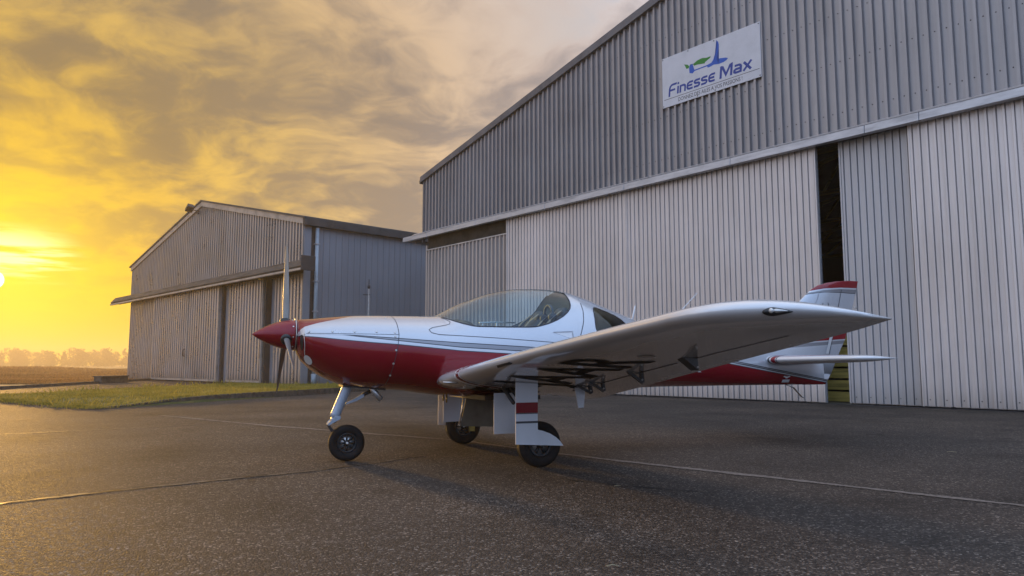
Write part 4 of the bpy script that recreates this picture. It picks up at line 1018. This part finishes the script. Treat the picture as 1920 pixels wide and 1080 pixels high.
lst = sorted(set(list(WING[:, 0]) + list(np.arange(0.9, 3.4, 0.25))))
WG = {}
for sd in (1, -1):
    wg = loft([wing_ring(l, sd) for l in lst], 'wing', 'silver_paint', AC); WG[sd] = wg
    # red and white bands wrapped round the root
    for l0, l1, mt in ((.80, .826, 'reg_white'), (.826, .876, 'red_paint'), (.876, .892, 'reg_white')):
        V, F = [], []
        xs = [-x_ for x_ in XS[::-1] if x_ < 0.6] + [x_ for x_ in XS[1:] if x_ < 0.36]
        def wrap(l, x_):
            q = abs(x_); return wing_low(l, q, 0.0022, sd) if x_ >= 0 else wing_up(l, q, 0.0022, sd)
        sw = lambda x_: (-0.55 * x_ if x_ > 0 else -0.30 * x_)            # the band sweeps outboard going aft
        for i, x_ in enumerate(xs):
            V += [wrap(l0 + sw(x_), x_), wrap(l1 + sw(x_), x_)]
            if i: F.append((2 * i - 2, 2 * i, 2 * i + 1, 2 * i - 1))
        mesh_obj('root_band', V, F, mt, wg, True)
    # flap and aileron gap, hinge brackets
    for (l0, l1) in ((.75, 2.35), (2.38, 3.38)):
        V, F = [], []
        for i, l in enumerate(np.linspace(l0, l1, 14)):
            V += [wing_low(l, .735, .0024, sd), wing_low(l, .746, .0024, sd)]
            if i: F.append((2 * i - 2, 2 * i - 1, 2 * i + 1, 2 * i))
        mesh_obj('flap_gap', V, F, 'seam_dark', wg)
    for l, s_, open_ in ((1.05, 0.8, True), (1.27, 0.9, True), (1.86, 1.0, True), (2.5, 1.0, False)):
        p0_ = wing_low(l, .665, 0, sd); p1_ = wing_low(l, .735, 0, sd); p2_ = p1_ + Vector((0.030, 0, -0.070 * s_))
        bm = bmesh.new(); hw = 0.014 if open_ else 0.045
        tri = [p0_ + Vector((0, 0, 0.004)), p1_ + Vector((0.022, 0, 0.004)), p2_]
        if open_:
            for q0, q1, r_ in ((tri[0], tri[1], .007), (tri[1], tri[2], .012), (tri[2], tri[0], .010)):
                d = (q1 - q0).normalized(); nn = Vector((0, 1, 0)).cross(d).normalized() * r_
                vv = [bm.verts.new(q + Vector((0, y_, 0)) + s2 * nn) for q in (q0, q1) for y_ in (-hw, hw) for s2 in (-1, 1)]
                for idx in ((0, 1, 3, 2), (4, 6, 7, 5), (0, 4, 5, 1), (2, 3, 7, 6), (0, 2, 6, 4), (1, 5, 7, 3)): bm.faces.new([vv[i] for i in idx])
        else:
            vv = [bm.verts.new(q + Vector((0, y_, 0))) for q in tri for y_ in (-hw, hw)]
            for idx in ((0, 2, 4), (1, 5, 3), (0, 1, 3, 2), (2, 3, 5, 4), (4, 5, 1, 0)): bm.faces.new([vv[i] for i in idx])
        bm_obj('hinge_bracket', bm, 'black_plastic', wg)
        bm = bmesh.new(); tube(bm, [p2_ + Vector((-.008, -hw - .004, .02)), p2_ + Vector((-.008, hw + .004, .02))], .007, 8); bm_obj('hinge_bolt', bm, 'alu', wg, True)
    bm = bmesh.new(); ring = [bm.verts.new(wing_low(2.50 + .05 * math.sin(t), .46 + .05 * math.cos(t), .0026, sd)) for t in np.linspace(0, 2 * math.pi, 17)[:-1]]; bm.faces.new(ring); bm_obj('inspection_cover', bm, 'stripe_grey', wg)
    # tip lamp: dark teardrop with clear lens
    def tipsurf(x_, v):       # outer face of the tip in a,z
        return None
wl = WG[1]
reg = text_mesh('registration', 'F-JAAR', 'reg_black', wl, bold=0.014)
bm = bmesh.new(); bm.from_mesh(reg.data); bmesh.ops.triangulate(bm, faces=bm.faces); bmesh.ops.subdivide_edges(bm, edges=[e for e in bm.edges if e.calc_length() > 0.15], cuts=3); bm.to_mesh(reg.data); bm.free()
fit_text(reg, lambda u, v: wing_low(u, v, 0.0035, 1), 0.46, 2.36, 0.74, 0.17)
# stall strip and pitot on the leading edge
bm = bmesh.new()
for x0_, x1_ in ((0.012, 0.03),):
    vv = [bm.verts.new(wing_low(l, x_, o_, 1)) for l in (1.52, 1.72) for x_, o_ in ((x0_, .001), (x1_, .001), (0.02, .012))]
    for idx in ((0, 3, 5, 2), (1, 2, 5, 4), (0, 2, 1), (3, 4, 5)): bm.faces.new([vv[i] for i in idx])
bm_obj('stall_strip', bm, 'rim_black', wl)
tube_obj('pitot_tube', [wing_low(.78, .03, .02), Vector(wing_low(.78, .03, .02)) + Vector((-.12, 0, .005))], .006, 'alu', wl)
# wing tip lamp: dark teardrop pod let into the curved tip, with a bright lens
def teardrop(name, c, ra0, ra1, rl, rz, m):
    bm = bmesh.new(); bmesh.ops.create_uvsphere(bm, u_segments=24, v_segments=14, radius=1.0)
    for v in bm.verts:
        x_, y_, z_ = v.co; k_ = (1 - 0.55 * x_) if x_ > 0 else 1.0
        v.co = (x_ * (ra1 if x_ > 0 else ra0), y_ * rl * k_, z_ * rz * k_)
    bmesh.ops.rotate(bm, verts=bm.verts, cent=(0, 0, 0), matrix=Matrix.Rotation(R(-24), 3, 'Z')); bmesh.ops.translate(bm, verts=bm.verts, vec=P(*c))
    return bm_obj(name, bm, m, wl, True)
teardrop('tip_lamp_recess', (-.135, 3.776, 1.040), .050, .090, .020, .021, 'black_plastic')
teardrop('tip_lamp', (-.130, 3.788, 1.042), .024, .055, .014, .011, 'alu')
teardrop('tip_lamp', (-.155, 3.788, 1.043), .012, .014, .014, .012, 'lamp_lens')
# fin and rudder
FIN = [(.70, 3.05, 4.02), (.90, 2.80, 4.135), (1.0, 2.98, 4.195), (1.1, 3.12, 4.26), (1.3, 3.36, 4.33), (1.5, 3.592, 4.405), (1.60, 3.715, 4.440), (1.66, 3.805, 4.462), (1.70, 3.885, 4.474), (1.735, 4.02, 4.485), (1.757, 4.16, 4.490), (1.772, 4.34, 4.495)]
rings = []
for z_, a0, a1 in FIN:
    tcf = 0.085 if z_ < 1.70 else 0.085 * max(0.25, (1.785 - z_) / .085)
    rings.append(foil_ring(P(a0, 0, z_), P(a1, 0, z_), tcf, 0, Vector((0, 1, 0))))
fin = loft(rings, 'fin', 'livery', AC)
rings = [foil_ring(P(a0, 0, z_), P(a1, 0, z_), .10, 0, Vector((0, 1, 0))) for z_, a0, a1 in ((.588, 3.60, 3.935), (.64, 3.55, 3.975), (.705, 3.5, 4.018))]
loft(rings, 'rudder_foot', 'livery', AC)
def fin_y(a, z, off=.002):
    a0 = float(np.interp(z, [q[0] for q in FIN], [q[1] for q in FIN])); a1 = float(np.interp(z, [q[0] for q in FIN], [q[2] for q in FIN])); x_ = min(max((a - a0) / (a1 - a0), 0.001), 1)
    return naca(x_, .085) * (a1 - a0) + off + .0015
def fin_ribbon(name, pts, wd, m, side=1, off=.0025):
    V, F = [], []
    for i, (a_, z_) in enumerate(pts):
        V += [P(a_ - wd / 2, side * fin_y(a_ - wd / 2, z_, off), z_), P(a_ + wd / 2, side * fin_y(a_ + wd / 2, z_, off), z_)]
        if i: F.append((2 * i - 2, 2 * i - 1, 2 * i + 1, 2 * i))
    return mesh_obj(name, V, F, m, fin)
for sd in (1, -1):
    fin_ribbon('rudder_gap', [(4.075 + (z_ - 1.2) * .30, z_) for z_ in np.linspace(.88, 1.66, 14)], .008, 'seam_dark', sd)
    fin_ribbon('hinge_cover', [(3.98 + (z_ - 1.0) * .34, z_) for z_ in np.linspace(.93, 1.16, 6)], .045, 'silver_paint', sd, .006)
    fin_ribbon('fin_line', [(3.77, 1.46), (3.81, 1.50), (3.845, 1.55), (3.86, 1.60)], .006, 'stripe_grey', sd)
bm = bmesh.new()
arc = [(3.955 + .045 * math.cos(t), 1.475 + .045 * math.sin(t)) for t in np.linspace(R(150), R(400), 14)]
fin_ribbon('fin_mark', arc, .010, 'stripe_dark')
tube_obj('tab_lever', [P(4.40, .01, 1.47), P(4.43, .03, 1.455)], .006, 'alu', fin)
# tailplanes
STB = [(.05, 2.99, 3.80, .14), (.12, 3.01, 3.79, .14), (.5, 3.09, 3.74, .14), (.9, 3.175, 3.695, .145), (1.06, 3.215, 3.675, .145), (1.12, 3.26, 3.667, .14), (1.17, 3.33, 3.660, .125), (1.20, 3.43, 3.655, .09), (1.212, 3.53, 3.652, .04)]
for sd in (1, -1):
    rings = [foil_ring(P(a0, l * sd, .855 + .012 * l), P(a1, l * sd, .850 + .014 * l), t_, 0, Vector((0, 0, 1))) for l, a0, a1, t_ in STB]
    tp_ = loft(rings, 'tailplane', 'silver_paint', AC)
    for l0, l1, mt in ((.135, .155, 'stripe_dark'), (.175, .225, 'red_paint'), (.235, .245, 'stripe_dark')):
        V, F = [], []
        for i, k in enumerate(range(9, 40)):
            for l in (l0, l1):
                l = l + 0.0
                a0 = float(np.interp(l, [q[0] for q in STB], [q[1] for q in STB])); a1 = float(np.interp(l, [q[0] for q in STB], [q[2] for q in STB]))
                rg = foil_ring(P(a0 - .002, l * sd, .855 + .012 * l), P(a1, l * sd, .850 + .014 * l), .146, 0, Vector((0, 0, 1))); V.append(rg[k])
            if i: F.append((2 * i - 2, 2 * i, 2 * i + 1, 2 * i - 1))
        mesh_obj('root_band', V, F, mt, tp_, True)
    V, F = [], []
    for i, l in enumerate(np.linspace(.2, 1.13, 8)):
        for q in (.60, .612):
            a0 = float(np.interp(l, [s_[0] for s_ in STB], [s_[1] for s_ in STB])); a1 = float(np.interp(l, [s_[0] for s_ in STB], [s_[2] for s_ in STB]))
            V.append(P(a0 + (a1 - a0) * q, l * sd, .853 + .013 * l - naca(q, .14) * (a1 - a0) - .004))
        if i: F.append((2 * i - 2, 2 * i - 1, 2 * i + 1, 2 * i))
    mesh_obj('elevator_gap', V, F, 'seam_dark', tp_)
# tail skid, antennas
bm = bmesh.new(); sk = [(3.38, .592), (3.42, .582), (3.48, .560), (3.54, .505), (3.585, .462), (3.63, .446)]
for i, (a_, z_) in enumerate(sk): pass
V, F = [], []
for i, (a_, z_) in enumerate(sk):
    for y_ in (-.014, .014):
        for d_ in (0, -.007): V.append(P(a_, y_, z_ + d_))
    if i:
        j = 4 * i; F += [(j - 4, j, j + 2, j - 2), (j - 3, j - 1, j + 3, j + 1), (j - 4, j - 3, j + 1, j), (j - 2, j + 2, j + 3, j - 1)]
mesh_obj('tail_skid', V, F, 'alu', AC)
tube_obj('antenna', [P(1.445, 0, 1.235), P(1.462, 0, 1.31), P(1.484, 0, 1.395)], [.012, .009, .006], 'reg_white', AC)
tube_obj('antenna', [P(1.80, .0, 1.14), P(2.0, 0, 1.33), P(2.24, 0, 1.552)], [.008, .006, .004], 'reg_white', AC)
# fuselage registration, mostly behind the wing, and the small emblem under the tailplane
rg2 = text_mesh('registration', 'F-JAAR', 'reg_white', fus, bold=0.01)
fit_text(rg2, lambda u, v: on_body(u, v, 1, 0.003)[0], 1.22, 2.09, .712, .800)
for poly in ([(-.055, .03), (-.03, .045), (-.008, .025), (0, .05), (.01, .025), (.03, .045), (.055, .032), (.03, .022), (.008, .008), (-.012, .010), (-.03, .022)], [(-.05, -.045), (.055, -.045), (.055, -.008), (-.05, -.008)]):
    bm = bmesh.new(); bm.faces.new([bm.verts.new(on_body(3.31 + u, .655 + v * .8, 1, .003)[0]) for u, v in poly]); bmesh.ops.triangulate(bm, faces=bm.faces); bm_obj('emblem', bm, 'reg_white', fus)
# cabin --------------------------------------------------------------------
bm = bmesh.new()          # floor, sills and rear bulkhead of the cabin
aa = np.linspace(-.60, 1.45, 20)
for i in range(len(aa) - 1):
    q = []
    for a_ in (aa[i], aa[i + 1]):
        yy = [body_y(a_, 1.02) * .93, body_y(a_, .75) * .90]; q.append([bm.verts.new(P(a_, s_ * y_, z_)) for s_, y_, z_ in ((1, yy[0], 1.02), (1, yy[1], .72), (-1, yy[1], .72), (-1, yy[0], 1.02))])
    for k in range(3): bm.faces.new((q[0][k], q[1][k], q[1][k + 1], q[0][k + 1]))
bmesh.ops.remove_doubles(bm, verts=bm.verts, dist=.0005); tub = bm_obj('cabin_tub', bm, 'liner', AC)
bm = bmesh.new(); q = [bm.verts.new(P(1.35, s_ * body_y(1.35, z_) * .93, z_)) for s_, z_ in ((1, .75), (1, 1.0), (1, 1.2), (-1, 1.2), (-1, 1.0), (-1, .75))]; bm.faces.new(q); bm_obj('rear_bulkhead', bm, 'liner_tan', AC)
bm = bmesh.new()           # luggage shelf behind the seats
rows = [[bm.verts.new(P(a_, s_ * body_y(a_, z_) * .95, z_)) for s_ in (-1, 1)] for a_, z_ in ((.66, 1.02), (.9, 1.06), (1.2, 1.13), (1.34, 1.19))]
for a_, b_ in zip(rows, rows[1:]): bm.faces.new((a_[0], a_[1], b_[1], b_[0]))
bm_obj('luggage_shelf', bm, 'liner_tan', AC)
bm = bmesh.new()           # coaming over the instrument panel
CO = [(-.62, 1.17), (-.52, 1.198), (-.42, 1.212), (-.35, 1.205), (-.325, 1.17), (-.32, 1.02)]
rows = []
for a_, z_ in CO:
    wv = body_y(a_, 1.10) * .90; rows.append([bm.verts.new(P(a_, wv * s_, z_ - .10 * abs(s_) ** 2.2)) for s_ in np.linspace(-1, 1, 15)])
for a_, b_ in zip(rows, rows[1:]):
    for k in range(14): bm.faces.new((a_[k], a_[k + 1], b_[k + 1], b_[k]))
bm_obj('instrument_coaming', bm, 'black_plastic', AC, True)
for l_ in (-.25, .25):
    bm = bmesh.new()
    def cushion(path, hw, th_):
        rows_ = []
        for i, (a_, z_) in enumerate(path):
            d = Vector((path[min(i + 1, len(path) - 1)][0] - path[max(i - 1, 0)][0], path[min(i + 1, len(path) - 1)][1] - path[max(i - 1, 0)][1])).normalized(); nn = Vector((-d.y, d.x))
            ring = []
            for t in np.linspace(0, 2 * math.pi, 17)[:-1]:
                cx_, sx_ = math.copysign(abs(math.cos(t)) ** .5, math.cos(t)), math.copysign(abs(math.sin(t)) ** .5, math.sin(t))
                ring.append(bm.verts.new(P(a_ + nn.x * th_ / 2 * sx_, l_ + hw * cx_, z_ + nn.y * th_ / 2 * sx_)))
            rows_.append(ring)
        for a_, b_ in zip(rows_, rows_[1:]):
            for k in range(16): bm.faces.new((a_[k], a_[(k + 1) % 16], b_[(k + 1) % 16], b_[k]))
        bm.faces.new(rows_[0]); bm.faces.new(rows_[-1])
    cushion([(-.08, .82), (.08, .81), (.24, .83)], .19, .12)
    cushion([(.20, .86), (.31, .99), (.44, 1.14), (.50, 1.21)], .19, .10)
    cushion([(.485, 1.20), (.53, 1.26), (.56, 1.30)], .11, .085)
    seat = bm_obj('seat', bm, 'seat_leather', AC, True)
    for dl in (-.09, .09):
        bm = bmesh.new()
        pth = [(.52, 1.25), (.42, 1.175), (.29, 1.03), (.17, .90)]; V, F = [], []
        for i, (a_, z_) in enumerate(pth):
            V += [P(a_ - .03, l_ + dl - .022, z_ + .045), P(a_ - .03, l_ + dl + .022, z_ + .045)]
            if i: F.append((2 * i - 2, 2 * i - 1, 2 * i + 1, 2 * i))
        bm.free(); mesh_obj('harness', V, F, 'stripe_grey', seat)
bm = bmesh.new()
tube(bm, [(a_ + .0, y_, z_) for a_, y_, z_ in [P(.42, .22 + .09 * math.cos(t), 1.26 + .09 * math.sin(t)) for t in np.linspace(R(-20), R(200), 12)]], .013, 8)
for s_ in (-1, 1):
    lathe(bm, [(0, -.025), (.035, -.025), (.042, 0), (.035, .025), (0, .025)], P(.42, .22 + s_ * .09, 1.235), 'y', 14)
bm_obj('headset', bm, 'seat_leather', AC, True)
# far-side sill rail and latch work seen through the glass
tube_obj('canopy_rail', [P(-.30, -.44, 1.155), P(-.05, -.45, 1.165), P(.02, -.45, 1.165)], .008, 'alu', AC)
tube_obj('canopy_rail', [P(-.02, -.44, 1.215), P(.10, -.44, 1.222), P(.36, -.44, 1.225)], .007, 'alu', AC)
tube_obj('canopy_strut', [P(.0, -.44, 1.16), P(.02, -.44, 1.215)], .007, 'alu', AC); tube_obj('canopy_strut', [P(.17, -.44, 1.14), P(.16, -.44, 1.22)], .007, 'alu', AC)
tube_obj('control_stick', [P(.0, .10, .80), P(-.03, .10, 1.0), P(-.05, .10, 1.10)], [.012, .012, .02], 'black_plastic', AC)
# nose gear ----------------------------------------------------------------
def wheel(parent, a, l, z, r_, wd, spokes, side=1):
    bm = bmesh.new(); h_ = wd / 2; ri = r_ * .55
    pr = [(ri, -h_ * .72), (ri * 1.12, -h_ * .86), (r_ * .74, -h_), (r_ * .88, -h_ * .96), (r_ * .95, -h_ * .80), (r_ * .985, -h_ * .52)]
    for g_ in (-.42, -.14, .14, .42): pr += [(r_ * .998, h_ * (g_ - .10)), (r_ * 1.0, h_ * (g_ + .10)), (r_ * .975, h_ * (g_ + .115)), (r_ * .975, h_ * (g_ + .165))] if g_ < .4 else [(r_ * .998, h_ * (g_ - .10)), (r_ * .995, h_ * (g_ + .08))]
    pr += [(r_ * .95, h_ * .80), (r_ * .88, h_ * .96), (r_ * .74, h_), (ri * 1.12, h_ * .86), (ri, h_ * .72)]
    lathe(bm, pr, P(a, l, z), 'y', 44); ty = bm_obj('tyre', bm, 'rubber', parent, True)
    bm = bmesh.new(); lathe(bm, [(ri * .80, -h_ * .70), (ri * .93, -h_ * .80), (ri * 1.03, -h_ * .74), (ri * 1.0, -h_ * .55), (ri * .80, -h_ * .3), (ri * .80, h_ * .3), (ri * 1.0, h_ * .55), (ri * 1.03, h_ * .74), (ri * .93, h_ * .80), (ri * .80, h_ * .70)], P(a, l, z), 'y', 36)
    for k in range(spokes):
        t = 2 * math.pi * k / spokes; d = Vector((math.cos(t), 0, math.sin(t))); s2 = Vector((-math.sin(t), 0, math.cos(t))); c_ = Vector(P(a, l, z))
        vv = [bm.verts.new(c_ + d * q + s2 * w_ * sg + Vector((0, y_, 0))) for q, w_ in ((ri * .20, ri * .07), (ri * .86, ri * .11)) for sg in (-1, 1) for y_ in (-h_ * .62, h_ * .62)]
        for idx in ((0, 1, 3, 2), (4, 6, 7, 5), (0, 4, 5, 1), (2, 3, 7, 6), (0, 2, 6, 4), (1, 5, 7, 3)): bm.faces.new([vv[i] for i in idx])
    lathe(bm, [(0, -h_ * .8), (ri * .22, -h_ * .8), (ri * .28, -h_ * .6), (ri * .28, h_ * .6), (ri * .22, h_ * .8), (0, h_ * .8)], P(a, l, z), 'y', 20)
    bm_obj('rim', bm, 'rim_black', parent, True)
    bm = bmesh.new(); lathe(bm, [(0, -h_ * .2), (ri * .82, -h_ * .30), (ri * .82, h_ * .30), (0, h_ * .2)], P(a, l, z), 'y', 28); bm_obj('brake_disc', bm, 'alu', parent, True)
    bm = bmesh.new(); lathe(bm, [(0, -h_ * .92), (ri * .12, -h_ * .9), (ri * .13, -h_ * .78)], P(a, l, z), 'y', 12); bm_obj('hub_nut', bm, 'alu', parent, True)
ng = tube_obj('nose_gear_leg', [P(-1.350, 0, .68), P(-1.369, 0, .606), P(-1.455, 0, .395), P(-1.468, 0, .362)], [.042, .042, .041, .041], 'strut_paint', AC, 20)
tube_obj('oleo', [P(-1.462, 0, .375), P(-1.482, 0, .325)], .026, 'alu', ng, 14)
bm = bmesh.new(); prism(bm, [(-1.530, .312), (-1.515, .322), (-1.46, .385), (-1.415, .372), (-1.425, .345), (-1.47, .335), (-1.515, .297)], 'y', -.045, .045); bmesh.ops.bevel(bm, geom=list(bm.edges), offset=.005, segments=1, affect='EDGES'); bm_obj('torque_link', bm, 'strut_paint', ng)
for s_ in (-1,):
    bm = bmesh.new(); prism(bm, [(-1.528, .315), (-1.508, .318), (-1.455, .245), (-1.36, .170), (-1.345, .150), (-1.37, .142), (-1.475, .225)], 'y', -s_ * .058 - .006, -s_ * .058 + .006); bm_obj('fork', bm, 'steel_dark', ng)
bm = bmesh.new(); tube(bm, [P(-1.362, -.075, .152), P(-1.362, .075, .152)], .012, 10); bm_obj('axle', bm, 'alu', ng, True)
wheel(ng, -1.362, 0, .152, .150, .095, 8)
bm = bmesh.new(); prism(bm, [(-1.378, .470), (-1.372, .486), (-1.30, .520), (-1.24, .556), (-1.222, .552), (-1.225, .532), (-1.29, .497)], 'y', -.018, .018); bm_obj('drag_brace', bm, 'strut_paint', ng)
tube_obj('drag_brace', [P(-1.235, 0, .548), P(-1.15, 0, .585)], .016, 'steel_dark', ng); tube_obj('brace_pin', [P(-1.39, -.03, .478), P(-1.39, .03, .478)], .010, 'alu', ng)
tube_obj('exhaust_pipe', [P(-1.175, .07, .63), P(-1.150, .08, .575), P(-1.092, .10, .508)], .026, 'alu', AC, 16)
bm = bmesh.new(); prism(bm, [(-1.42, .622), (-1.10, .594), (-1.06, .586), (-1.06, .600), (-1.42, .64)], 'y', -.11, .11); bm_obj('nose_bay', bm, 'black_plastic', AC)
# main gear ----------------------------------------------------------------
DOOR = [(-.250, .675), (-.062, .660), (-.064, .300), (-.02, .290), (.04, .268), (.095, .236), (.13, .205), (.158, .168), (-.250, .193)]
for sd in (1, -1):
    lw, ld = .955 * sd, 1.040 * sd
    g_ = tube_obj('main_gear_leg', [P(-.13, .90 * sd, .70), P(-.11, .925 * sd, .50), P(-.06, .975 * sd, .30), P(-.015, 1.01 * sd, .20)], [.030, .028, .026, .024], 'strut_paint', AC, 14)
    tube_obj('axle', [P(-.015, 1.015 * sd, .18), P(-.015, .90 * sd, .18)], .014, 'alu', g_)
    wheel(g_, -.013, .945 * sd, .179, .179, .115, 6)
    bm = bmesh.new(); prism(bm, [(a_, z_) for a_, z_ in DOOR], 'y', -ld - .005, -ld + .005); gd = bm_obj('gear_door', bm, 'silver_plate', g_)
    yo = -ld - .0065 * sd
    def plate(z0_, z1_, a0_, a1_, m_):
        V = [(a0_, yo, z0_), (a1_, yo, z0_), (a1_, yo, z1_), (a0_, yo, z1_)]; mesh_obj('door_band', V, [(0, 1, 2, 3)], m_, g_)
    plate(.432, .512, -.2485, -.0635, 'red_paint'); plate(.352, .368, -.2485, -.0635, 'stripe_dark'); plate(.424, .4315, -.2485, -.0635, 'stripe_dark')
    # shock strut and hydraulic ram
    tube_obj('side_brace', [P(-.11, .90 * sd, .46), P(-.15, .66 * sd, .63)], .014, 'steel_dark', g_)
    tube_obj('hydraulic_ram', [P(-.22, .70 * sd, .62), P(-.20, .88 * sd, .50)], .016, 'steel_dark' if sd > 0 else 'brass', g_); tube_obj('brake_hose', [P(-.16, .93 * sd, .60), P(-.19, .95 * sd, .48), P(-.13, .97 * sd, .36), P(-.05, .985 * sd, .25)], .008, 'rubber', g_)
    box_obj('brake_caliper', (.03, .09, min(-sd * .885, -sd * .86), max(-sd * .885, -sd * .86), .13, .22), 'brass', g_, .004)
# bay doors hanging below the belly
bm = bmesh.new(); prism(bm, [(-.300, .575), (-.112, .575), (-.112, .247), (-.300, .245)], 'y', -.704, -.696); bm_obj('bay_door', bm, 'silver_plate', AC)
bm = bmesh.new(); prism(bm, [(-.295, .560), (-.045, .560), (-.045, .246), (-.362, .259)], 'y', -.022, -.014); bm_obj('bay_door', bm, 'door_shaded', AC)['label'] = 'belly gear door coloured dark for the shade it hangs in'
bm = bmesh.new(); prism(bm, [(-.300, .575), (-.112, .575), (-.112, .247), (-.300, .245)], 'y', .696, .704); bm_obj('bay_door', bm, 'silver_plate', AC)
box_obj('wheel_bay', (-.34, .16, -.60, .60, .512, .55), 'black_plastic', AC)
tube_obj('door_link', [P(-.315, .0, .56), P(-.345, .01, .40), P(-.362, .0, .27)], .006, 'alu', AC)
bm = bmesh.new(); prism(bm, [(.295, .62), (.39, .62), (.375, .46), (.325, .455)], 'y', -.985, -.978); bm_obj('flap_fairing', bm, 'silver_plate', AC)
tube_obj('drain_pipe', [P(-.545, .1, .54), P(-.545, .1, .49)], .007, 'brass', AC); tube_obj('drain_pipe', [P(-.515, .1, .54), P(-.515, .1, .475)], .007, 'brass', AC)

# a few dry straws blown onto the asphalt
for (x_, y_, L_, az, lab) in ((0.70, 5.02, .05, 20, 'short pale straw lying on the asphalt behind the left main wheel'),
                              (0.40, 3.05, .055, 5, 'pale straw lying on the asphalt at the bottom of the picture'),
                              (4.05, 6.95, .08, -15, 'pale twig on the asphalt before the right hangar doors')):
    st_ = tube_obj('straw', [(-L_ / 2, 0, .006), (0, .004, .010), (L_ / 2, 0, .006)], [.0015, .002, .0012], 'liner_tan', None, 6)
    st_.location = (x_, y_, 0); st_.rotation_euler = (0, 0, R(az)); tag(st_, lab, 'straw', 'straws blown onto the asphalt')
